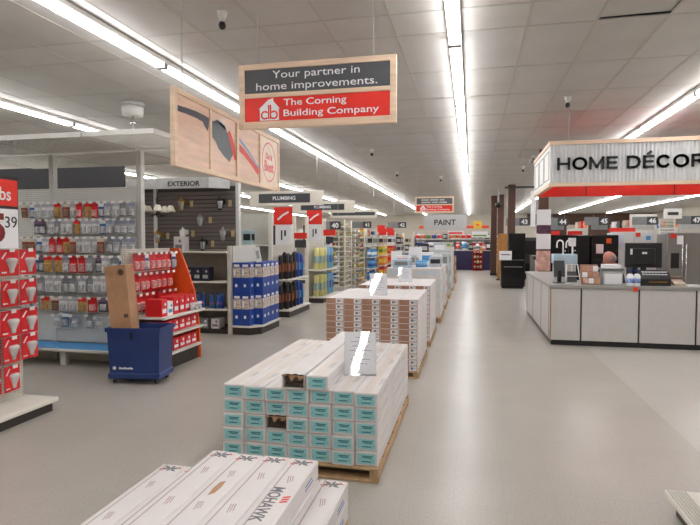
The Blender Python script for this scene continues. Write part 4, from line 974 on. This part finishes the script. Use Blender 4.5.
for k, (x, A, B, kd, h) in enumerate(((-1.05, LGREY, INK, 'box', .4), (-.7, PAPER, PRED, 'can', .3), (-.35, PAPER, LBLUE, 'can', .45), (.0, DARK, LGREY, 'box', .35), (.35, PAPER, GREY, 'bottle', .4), (.65, PORG, PAPER, 'box', .3), (.9, DARK, PAPER, 'box', .42))):
    goods('counter_item', f'small {A.name} {kd}, {ORD[k]} from left on the paint counter', 'package', kd, (x, 30.0, 1.061), .23, .23, h, A, B, 'items on the paint counter')
t = thing('snack_rack', 'red and orange product rack standing before the paint counter', 'rack', (.35, 29.2, 0))
part(t, 'frame', MB().box(-.24, .24, .13, .17, 0, 1.05).box(-.26, -.24, -.15, .17, 0, 1.05).box(.24, .26, -.15, .17, 0, 1.05), PRED)
for k in range(4): part(t, 'tray', MB().box(-.24, .24, -.15, .13, .1+.26*k, .12+.26*k), DARK)
for k in range(4):
    for j in range(3): goods('snack_pack', f'orange pack, {ORD[j]} from left on tray {ORD[k]} up of the red rack', 'package', 'bag', (.2+.15*j, 29.2, .121+.26*k), .13, .13, .2, [PORG, PRED, YEL][(j+k) % 3], PAPER, 'packs on the red rack')
for i, (x, y, z0, z1, mt, lb) in enumerate(((-.9, 32.2, 1.9, 2.15, PAPER, 'white poster with red band above the paint shelves'), (.5, 32.2, 1.75, 2.1, PAPER, 'pale square poster right of the white one above the paint shelves'))):
    t = thing('wall_poster', lb, 'poster', (x, 32.9, z0)); part(t, 'sheet', MB().box(-.45, .45, 0, .02, 0, z1-z0), mt); part(t, 'band', MB().box(-.4, .4, -.003, 0, .06, .16), [RED, PGRN][i]); part(t, 'back_stay', MB().box(-.02, .02, .02, .1, 0, .05), LGREY)

# ---------------------------------------------------------------- right of the aisle
for i, (x, y, lb) in enumerate(((1.42, 20.6, 'brown square column behind the black refrigerator left of the header'), (1.0, 25.5, 'slim brown column farthest along the right of the aisle'), (1.27, 25.0, 'brown column just right of the farthest slim one'))):
    t = thing('structural_column', lb, 'column', (x, y, 0)); part(t, 'shaft', MB().cbox(-.13, .13, -.13, .13, 0, CH-.01, .008), BROWN); part(t, 'collar', MB().cbox(-.15, .15, -.15, .15, 0, .12, .008), DARK)
    if i == 0: part(t, 'bracket', MB().cbox(-.25, 1.0, -.17, -.131, 3.45, 3.52, .004), CHAR)
t = thing('wooden_door_display', 'golden wood door panel on display beside the far columns', 'door', (1.25, 22.5, 0)); part(t, 'slab', MB().cbox(-.22, .22, -.03, .03, .05, 1.85, .006), M('golden wood', (176, 120, 58), .5, nz=.15, scale=3, stretch=(8, 8, 1))); part(t, 'stile_panel', MB().cbox(-.14, .14, -.04, -.0305, .2, 1.7, .004), M('golden wood')); part(t, 'stand', MB().box(-.25, .25, -.2, .2, 0, .05), DARK)
BLK = M('black appliance', (20, 18, 20), .22, nz=.05); WAPP = M('white appliance', (214, 213, 212), .35, nz=.02)
def fridge(x0, w_, y, h, mt, label, style, d=.72):
    t = thing('refrigerator', label, 'refrigerator', (x0, y, 0))
    part(t, 'body', MB().cbox(0, w_, .07, d, .04, h-.02, .008), mt if style != 'steel' else M('dark grey case', (72, 70, 70), .5))
    part(t, 'kick', MB().box(.02, w_-.02, .09, .2, 0, .05), DARK)
    hm = mt if mt is not STEEL else CHROME
    if style == 'french':
        z = .72
        for a, b, hx in ((.003, w_/2-.003, w_/2-.045), (w_/2+.003, w_-.003, w_/2+.045)):
            dd = part(t, 'door', MB().cbox(a, b, 0, .065, z, h, .012), mt); part(dd, 'handle', MB().cyl((hx, -.05, z+.1), (hx, -.05, z+.75), .012, n=6).cyl((hx, -.05, z+.14), (hx, 0, z+.14), .009, n=5).cyl((hx, -.05, z+.7), (hx, 0, z+.7), .009, n=5), hm)
        dr = part(t, 'freezer_drawer', MB().cbox(.003, w_-.003, 0, .065, .08, z-.006, .012), mt); part(dr, 'handle', MB().cyl((.12, -.05, z-.1), (w_-.12, -.05, z-.1), .012, n=6), hm)
    elif style == 'side':
        c = w_*.45
        for a, b, hx in ((.003, c-.003, c-.04), (c+.003, w_-.003, c+.04)):
            dd = part(t, 'door', MB().cbox(a, b, 0, .065, .08, h, .012), mt); part(dd, 'handle', MB().cyl((hx, -.05, .5), (hx, -.05, 1.5), .012, n=6), hm)
        part(t, 'ice_dispenser', MB().cbox(.08, c-.09, -.006, .0, .95, 1.3, .002), DARK)
    else:
        dd = part(t, 'door', MB().cbox(.003, w_-.003, 0, .065, .08, 1.18, .012), mt); de = part(t, 'freezer_door', MB().cbox(.003, w_-.003, 0, .065, 1.19, h, .012), mt)
        part(dd, 'handle', MB().cyl((.05, -.05, .7), (.05, -.05, 1.1), .012, n=6), hm); part(de, 'handle', MB().cyl((.05, -.05, 1.24), (.05, -.05, 1.5), .012, n=6), hm)
    return t
def card_on(x, y, z0, w_, h, mt, label):
    t = tag(obj('paper_tag', MB().box(-w_/2, w_/2, -.004, 0, 0, h).mesh('paper_tag', mt), None, (x, y, z0)), label, 'tag')
f1 = fridge(1.88, .91, 14.0, 1.72, BLK, 'leftmost black french-door refrigerator behind the service counter', 'french')
f2 = fridge(2.82, .6, 14.0, 1.72, BLK, 'narrow black refrigerator between the black and white ones', 'top')
f3 = fridge(3.43, .92, 14.5, 1.80, WAPP, 'white french-door refrigerator behind the service counter', 'french')
f4 = fridge(4.40, .76, 13.8, 1.76, STEEL, 'stainless side-by-side refrigerator with dark ice dispenser', 'side')
f5 = fridge(5.2, .8, 13.8, 1.74, STEEL, 'stainless refrigerator at the right edge of the picture', 'top')
for x, y, z, w_, h, mt, lb in ((2.38, 13.99, 1.45, .17, .2, PAPER, 'white paper taped to the leftmost black refrigerator'), (3.0, 13.99, 1.28, .16, .22, M('pink card', (226, 200, 200), .5), 'pink and white card on the narrow black refrigerator'), (3.2, 13.99, 1.52, .11, .12, ORANGE, 'orange tag on the narrow black refrigerator'), (3.97, 14.49, 1.68, .11, .1, RED, 'red tag at the top of the white refrigerator'), (4.2, 14.49, 1.6, .1, .1, LBLUE, 'blue energy sticker on the white refrigerator'), (3.55, 14.49, 1.45, .2, .28, M('lilac card', (206, 206, 222), .5), 'pale lilac paper on the left door of the white refrigerator'), (4.52, 13.79, 1.64, .12, .1, RED, 'red tag at the top of the stainless refrigerator'), (4.66, 13.79, 1.5, .13, .2, PAPER, 'white paper on the stainless refrigerator')):
    card_on(x, y, z, w_, h, mt, lb)
for k, (x, w_) in enumerate(((2.5, .34), (2.05, .2), (3.66, .6))):
    t = thing('red_top_sign', f'red card standing on the refrigerators, {ORD[k]} of three', 'sign', (x, [14.35, 14.35, 14.7][k], [1.721, 1.721, 1.801][k])); part(t, 'card', MB().box(-w_/2, w_/2, -.01, .0, 0, .1), RED); part(t, 'foot', MB().box(-w_/2, w_/2, 0, .06, 0, .006), RED)
fridge(1.26, .56, 19.5, 1.83, BLK, 'tall black refrigerator on the right of the aisle beyond the counter', 'top')
t = thing('black_range', 'black kitchen range standing in front of the tall black refrigerator', 'range', (.98, 18.6, 0))
part(t, 'plinth', MB().box(.03, .71, .06, .65, 0, .06), DARK); part(t, 'body', MB().cbox(0, .74, .03, .68, .06, .92, .008), BLK); part(t, 'oven_door', MB().cbox(.02, .72, 0, .03, .2, .78, .006), BLK); part(t, 'handle', MB().cyl((.08, -.04, .72), (.66, -.04, .72), .012, n=6), STEEL); part(t, 'cooktop', MB().box(0, .74, .0, .68, .921, .935), DARK); part(t, 'back_guard', MB().cbox(0, .74, .6, .68, .936, 1.1, .006), BLK); part(t, 'drawer', MB().cbox(.02, .72, .005, .03, .07, .19, .006), BLK)
t = thing('white_sale_card', 'white card sign standing on the black range', 'sign', (1.12, 18.75, .936)); part(t, 'card', MB().box(-.2, .2, -.006, .0, .0, .3), PAPER); part(t, 'print', MB().box(-.15, .15, -.0075, -.006, .16, .2), GINK); part(t, 'foot', MB().box(-.2, .2, 0, .06, 0, .005), PAPER)
for k, (x, y, w_, h, mt) in enumerate(((2.0, 17.6, .66, .95, WAPP), (2.1, 20.2, .7, 1.05, STEEL), (1.9, 23.0, .7, 1.7, BLK))):
    t = thing('appliance', ['white washing machine between the range and the header column', 'grey appliance behind the white washing machine', 'black tall appliance farther back behind the washer'][k], 'appliance', (x, y, 0))
    part(t, 'body', MB().cbox(0, w_, 0, .65, .03, h, .01), mt); part(t, 'door', MB().lathe([(.2, 0), (.2, .02), (.15, .03)], 16, (w_/2, -.03, h*.5), ax=1), DARK); part(t, 'control_panel', MB().box(.03, w_-.03, -.008, 0, h-.13, h-.03), CHAR); part(t, 'foot', MB().box(.05, w_-.05, .05, .6, 0, .03), DARK)
# far right shelving with pale end boards
NW_ = ['forty-four', 'forty-five', 'forty-six', 'forty-seven', 'forty-eight']
for k, (x, w_) in enumerate(((3.0, .7), (4.5, .8), (6.0, .95), (7.7, .9), (9.4, .9))):
    t = thing('shelf_run', f'tall far shelf end behind the refrigerators under aisle number {NW_[k]}', 'shelf unit', (x, 23.0, 0))
    part(t, 'end_board', MB().box(0, w_, 0, .04, 0, 2.45 if k != 2 else 2.6), [BROWN, BROWN, SHELFW, SHELF, BROWN][k]); part(t, 'body', MB().box(.05, w_-.05, .04, 6, 0, 2.1), SHELF); part(t, 'topper', MB().box(.1, w_-.1, -.012, 0, 2.0, 2.3), [GREY, GREY, LGREY, LGREY, GREY][k])
    for s in range(5): part(t, 'end_shelf', MB().box(w_, w_+.3, .3, 5.8, .35*s+.3, .35*s+.33), SHELFW)
    for j in range(4):
        A, B = random.choice(PAL); goods('top_stock', f'{A.name} stock on the far shelf run under aisle number {NW_[k]}, {ORD[j]} back', 'package', 'box', (x+w_/2, 23.5+j*.9, 2.101), w_*.7, .5, .3, A, B, 'stock on top of far shelves')
t = thing('louvre_panel', 'pale louvred panel between aisle numbers 46 and 47', 'panel', (6.98, 22.8, 0)); part(t, 'frame', MB().box(0, .04, 0, .04, 0, 2.4).box(.5, .54, 0, .04, 0, 2.4), SHELFW)
for k in range(9): part(t, 'slat', MB().cbox(.04, .5, 0, .03, 1.4+k*.11, 1.47+k*.11, .003), LGREY)

# ---------------------------------------------------------------- things on and behind the service counter
CT = .9155
t = thing('tablet_screen', 'dark grey back of a small screen at the left of the counter', 'monitor', (1.5, 9.35, CT+.02), R(18)); t.location = (1.38, 9.15, CT)
part(t, 'screen', MB().cbox(-.09, .09, -.012, .012, .1, .36, .006), CHAR, (0, 0, 0), (R(-6), 0, R(0))); part(t, 'stand', MB().cbox(-.03, .03, .0, .03, .01, .2, .004), DARK); part(t, 'base', MB().cbox(-.08, .08, -.06, .08, 0, .014, .004), DARK)
t = thing('faucet_display', 'pair of tall arched faucets on a pale blue board', 'faucet', (1.52, 9.85, 0)); t.location.z = 0
part(t, 'pedestal', MB().cbox(-.17, .17, -.12, .12, 0, .284, .006), LGREY)
part(t, 'blue_board', MB().cbox(-.19, .19, -.14, .14, .285, .445, .006), M('pale blue board', (176, 200, 214), .5))
for sx in (-.07, .08):
    part(t, 'spout', MB().sweep([(sx+.05, 0, .445), (sx+.05, 0, .62)] + [(sx+.05*math.cos(a), 0, .62+.06*math.sin(a)) for a in [math.pi*i/8 for i in range(1, 9)]] + [(sx-.05, 0, .55)], .013, 7), M('white faucet', (232, 230, 226), .25))
    part(t, 'handle', MB().cyl((sx+.05, 0, .48), (sx+.09, -.02, .51), .008, n=5), CHROME)
t.location = (1.56, 9.9, CT)
t = thing('leaflet_rack', 'white wire leaflet rack on the counter beside the small screen', 'rack', (1.55, 8.98, CT+.004))
part(t, 'wire_frame', MB().sweep([(-.12, -.06, .0), (-.09, .05, .3), (.07, .05, .3), (.1, -.06, 0)], .008, 5).sweep([(-.12, -.06, 0.008), (.1, -.06, 0.008)], .008, 5).sweep([(-.1, -.0, .12), (.08, 0, .12)], .006, 5), WHITE)
part(t, 'back_leg', MB().sweep([(-.01, .05, .3), (-.01, .14, .005)], .007, 5), WHITE); part(t, 'leaflet', MB().box(-.08, .06, -.004, .004, .03, .2), CHAR, (0, 0, .0), (R(-18), 0, 0))
PINKP = M('pink leaflet', (206, 160, 146), .5, nz=.3, scale=20)
t = thing('card_display', 'stepped rack of pink cards on the counter', 'rack', (1.80, 9.0, CT))
part(t, 'stand', MB().prism([(-.07, 0), (.12, 0), (.12, .3), (.08, .3)], 0, -.13, .12), M('stand brown', (150, 112, 92), .6))
for r_ in range(3):
    for c in range(3): part(t, 'card', MB().cbox(-.12+c*.082, -.045+c*.082, -.085+r_*.055, -.08+r_*.055, .02+r_*.09, .1+r_*.09, .001), [PINKP, PAPER, M('tan card', (190, 140, 110), .5)][(r_+c) % 3])
t = thing('receipt_printer', 'pale grey box-shaped printer with white paper on the counter', 'printer', (2.12, 9.02, CT))
part(t, 'body', MB().cbox(-.14, .14, -.06, .2, 0, .22, .012), LGREY); part(t, 'lid', MB().cbox(-.16, .15, -.08, .22, .221, .25, .006), M('lid grey', (110, 110, 112), .4)); part(t, 'paper', MB().box(-.13, .11, -.05, .16, .251, .31), PAPER); part(t, 'sheet_front', MB().box(-.12, .12, -.0625, -.0602, .01, .17), PAPER)
for i, x in enumerate((2.34, 2.435)):
    t = thing('pump_bottle', ['left', 'right'][i] + ' one of two white pump bottles on the counter edge', 'bottle', (x, 8.9, CT), 0, 'pump bottles')
    part(t, 'bottle', MB().lathe([(.045, 0), (.05, .01), (.05, .14), (.035, .17), (.016, .18)], 12, sy=.7), PAPER); part(t, 'label', MB().lathe([(.051, .04), (.051, .11)], 12, sy=.7), M('label blue pink', (140, 160, 214), .5, nz=.3, scale=30)); part(t, 'pump', MB().cyl((0, 0, .18), (0, 0, .22), .008, n=6).cbox(-.035, .012, -.01, .01, .22, .235, .003), BLUE)
t = tag(obj('red_tag', MB().cbox(-.035, .035, -.003, .0, -.04, .02, .001).mesh('red_tag', M('tag red', (232, 60, 40), .5)), None, (2.37, 8.716, .885)), 'small red tag stuck to the counter edge below the pump bottles', 'tag')
t = thing('computer_monitor', 'black back of a wide computer monitor with a white sticker', 'monitor', (2.60, 9.2, CT))
part(t, 'screen_back', MB().cbox(-.26, .26, -.02, .02, .26, .64, .008), DARK); part(t, 'bulge', MB().cbox(-.16, .16, -.05, -.0205, .3, .56, .012), DARK); part(t, 'stand', MB().cbox(-.04, .04, -.03, .0, .02, .3, .006), DARK); part(t, 'foot', MB().cbox(-.13, .13, -.1, .1, 0, .02, .006), DARK); part(t, 'sticker', MB().box(-.19, -.1, -.0225, -.0205, .46, .55).box(-.03, .04, -.0525, -.0505, .47, .5), PAPER)
t = thing('cash_register', 'black low cash terminal on the counter under the monitor', 'terminal', (2.70, 9.0, CT)); part(t, 'body', MB().prism([(-.1, 0), (.09, 0), (.09, .23), (-.02, .2), (-.1, .1)], 0, -.22, .2), DARK)
for r_ in range(2):
    for c in range(8): part(t, 'key', MB().box(-.18+c*.044, -.145+c*.044, -.06+r_*.03, -.035+r_*.03, .16+r_*.035, .176+r_*.035), PAPER)
part(t, 'trim_line', MB().box(-.1, .15, -.103, -.1005, .05, .065), GOLD)
t = thing('telephone', 'beige desk telephone right of the black cash terminal', 'telephone', (3.02, 9.0, CT)); part(t, 'base', MB().prism([(-.1, 0), (.1, 0), (.1, .09), (-.1, .04)], 0, -.07, .08), PBEI); part(t, 'handset', MB().cbox(-.1, .1, .02, .06, .1, .14, .012), M('handset brown', (120, 92, 78), .5))
t = thing('paper_pad', 'white sheaf of papers flat on the counter', 'papers', (3.3, 8.95, CT)); part(t, 'sheets', MB().cbox(-.17, .17, -.11, .11, 0, .02, .003), PAPER); part(t, 'clip', MB().box(-.03, .03, .08, .1, .0205, .03), STEEL)
t = thing('office_chair', 'black office chair behind the counter, its back turned to the camera', 'chair', (2.46, 10.02, 0))
part(t, 'backrest', MB().cbox(.16, .24, -.22, .22, .78, 1.2, .03), DARK); part(t, 'seat', MB().cbox(-.22, .22, -.22, .22, .58, .65, .02), DARK); part(t, 'back_stem', MB().cbox(.18, .22, -.03, .03, .6, .8, .004), CHAR); part(t, 'column', MB().cyl((0, 0, .1), (0, 0, .58), .03, n=8), STEEL)
for k in range(5): a = 2*math.pi*k/5; part(t, 'base_leg', MB().cyl((0, 0, .11), (.27*math.cos(a), .27*math.sin(a), .06), .022, .014, 6), DARK); part(t, 'caster', MB().cyl((.27*math.cos(a), .27*math.sin(a)-.01, .03), (.27*math.cos(a), .27*math.sin(a)+.01, .03), .0295, n=8), DARK)

# person seated at the counter, head bowed to the left
def person():
    J = {'pelvis': (0, 0, .74), 'belly': (-.02, 0, .88), 'chest': (-.05, 0, 1.06), 'neck0': (-.08, 0, 1.19), 'neck1': (-.115, 0, 1.25)}
    rad = {'pelvis': .15, 'belly': .145, 'chest': .15, 'neck0': .085, 'neck1': .058}
    E = [('pelvis', 'belly'), ('belly', 'chest'), ('chest', 'neck0'), ('neck0', 'neck1')]
    for s, n in ((-1, 'l'), (1, 'r')):
        for k, p, r_ in (('sh', (-.06, s*.17, 1.12), .068), ('el', (-.14, s*.23, .96), .048), ('wr', (-.34, s*.15, .99), .032), ('palm', (-.41, s*.13, .985), .03), ('hip', (-.03, s*.1, .70), .1), ('knee', (-.40, s*.12, .70), .068), ('ank', (-.42, s*.12, .2), .045), ('toe', (-.55, s*.13, .16), .035)):
            J[n+k] = p; rad[n+k] = r_
        E += [('chest', n+'sh'), (n+'sh', n+'el'), (n+'el', n+'wr'), (n+'wr', n+'palm'), ('pelvis', n+'hip'), (n+'hip', n+'knee'), (n+'knee', n+'ank'), (n+'ank', n+'toe')]
        for f in range(5):
            b = (-.425 - (.02 if f else -.01), s*(.13+(f-2)*.017*(-1)), .985); ln = (.035, .05, .055, .05, .04)[f]
            if f == 0: b = (-.40, s*.095, .985)
            J[f'{n}f{f}a'] = b; rad[f'{n}f{f}a'] = .0095
            J[f'{n}f{f}b'] = (b[0]-ln*.7, b[1]-(s*.012 if f == 0 else 0), b[2]-.006); rad[f'{n}f{f}b'] = .009
            J[f'{n}f{f}c'] = (b[0]-ln*1.2, b[1]-(s*.012 if f == 0 else 0), b[2]-.024); rad[f'{n}f{f}c'] = .008
            E += [(n+'palm', f'{n}f{f}a'), (f'{n}f{f}a', f'{n}f{f}b'), (f'{n}f{f}b', f'{n}f{f}c')]
    names = list(J); me = bpy.data.meshes.new('body'); me.from_pydata([J[n] for n in names], [(names.index(a), names.index(b)) for a, b in E], [])
    o = bpy.data.objects.new('tmp', me); COL.objects.link(o)
    o.modifiers.new('s', 'SKIN'); sk_ = me.skin_vertices[0].data
    for i, n in enumerate(names): sk_[i].radius = (rad[n], rad[n]*(.8 if n in ('belly', 'chest', 'pelvis') else 1)) if False else (rad[n], rad[n]); sk_[i].use_root = (n == 'pelvis')
    sb = o.modifiers.new('u', 'SUBSURF'); sb.levels = 1; sb.render_levels = 1
    bm_me = bpy.data.meshes.new_from_object(o.evaluated_get(bpy.context.evaluated_depsgraph_get())); bpy.data.objects.remove(o)
    bm = bmesh.new(); bm.from_mesh(bm_me)
    for f in bm.faces:
        c = f.calc_center_median()
        f.material_index = 0 if (c.z > 1.21 or c.x < -.31 and .93 < c.z < 1.05) else (1 if c.z > .78 and c.x > -.33 else (3 if c.z < .24 else 2)); f.smooth = True
    # head: a shaped ellipsoid, facing -X and bowed
    Rm = Matrix.Translation((-.15, 0, 1.33)) @ Matrix.Rotation(R(-28), 4, 'Y')
    def blob(c, s, seg=16, deform=None):
        r_ = bmesh.ops.create_uvsphere(bm, u_segments=seg, v_segments=seg//2+2, radius=1)
        for v in r_['verts']:
            p = Vector((v.co.x*s[0], v.co.y*s[1], v.co.z*s[2]))
            if deform: p = deform(p)
            v.co = Rm @ (p + Vector(c))
        for v in r_['verts']:
            for f in v.link_faces: f.smooth = True; f.material_index = 0
        return r_
    def dh(p):
        k = max(0, -p.z/.12); p.y *= 1-.28*k; p.x = p.x*(1-.15*k) - .022*k
        return p
    blob((0, 0, 0), (.1, .078, .12), 20, dh)
    blob((-.108, 0, -.015), (.02, .013, .028), 8)
    for s in (-1, 1): blob((.005, s*.08, -.005), (.02, .01, .032), 8); blob((-.092, s*.032, .012), (.008, .012, .008), 8)
    blob((-.098, 0, -.062), (.008, .025, .006), 8)
    out = bpy.data.meshes.new('person'); bm.to_mesh(out); bm.free()
    for m_ in (SKIN, M('dark shirt', (58, 62, 72), .8), M('trousers', (50, 48, 52), .8), M('shoe', (30, 28, 28), .5)): out.materials.append(m_)
    return out, Rm
pm_, Rm = person()
pr = tag(obj('person', pm_, None, (2.46, 10.02, -.04)), 'balding person in a dark shirt sitting behind the counter with head bowed', 'person')
hb = bmesh.new(); r_ = bmesh.ops.create_uvsphere(hb, u_segments=20, v_segments=12, radius=1)
for v in r_['verts']:
    p = Vector((v.co.x*.106, v.co.y*.083, v.co.z*.12)); v.co = Rm @ p
inv = Rm.inverted()
kill = [f for f in hb.faces if not (lambda c: (c.x > .0 or abs(c.y) > .072) and c.x > -.03 and -.09 < c.z < .04)(inv @ f.calc_center_median())]
bmesh.ops.delete(hb, geom=kill, context='FACES'); hm_ = bpy.data.meshes.new('hair'); hb.to_mesh(hm_); hb.free(); hm_.materials.append(M('grey hair', (150, 140, 132), .8, nz=.3, scale=60)); obj('hair', hm_, pr)

t = thing('hanging_banner', 'narrow white banner hanging left of the HOME DÉCOR header', 'banner', (1.79, 17, 2.0))
part(t, 'sheet', MB().cbox(-.07, .07, -.01, .01, 0, 1.05, .003), PAPER); part(t, 'rail', MB().cyl((-.09, 0, 1.06), (.09, 0, 1.06), .012, n=6), LGREY)
for x in (-.06, .06): part(t, 'hanger', MB().cyl((x, 0, 1.06), (x, 0, CH-.006-2.0), .004, n=5), LGREY)
t = thing('security_camera', 'black dome camera hanging on a rod above the far right columns', 'camera', (.94, 20, 2.72))
part(t, 'dome', MB().lathe([(.02, 0), (.09, .04), (.12, .11), (.11, .17), (.05, .2)], 12), DARK); part(t, 'rod', MB().cyl((0, 0, .2), (0, 0, CH-.006-2.72), .02, n=6), LGREY)

# low shelf base at the bottom right
t = thing('near_shelf_base', 'corner of a pale ribbed shelf base with dark kick at the bottom right', 'shelf unit', (1.13, 3.5, 0))
part(t, 'kick', MB().box(.05, .9, -1.6, -.05, 0, .09), KICK); part(t, 'deck', MB().cbox(0, .9, -1.6, 0, .09, .125, .006), SHELFW)
for k in range(6): part(t, 'rib', MB().box(.012+.018*k, .02+.018*k, -1.58, -.02, .1255, .131), SHELF)
part(t, 'back_panel', MB().box(.42, .45, -1.55, -.06, .126, 1.0), SHELF)
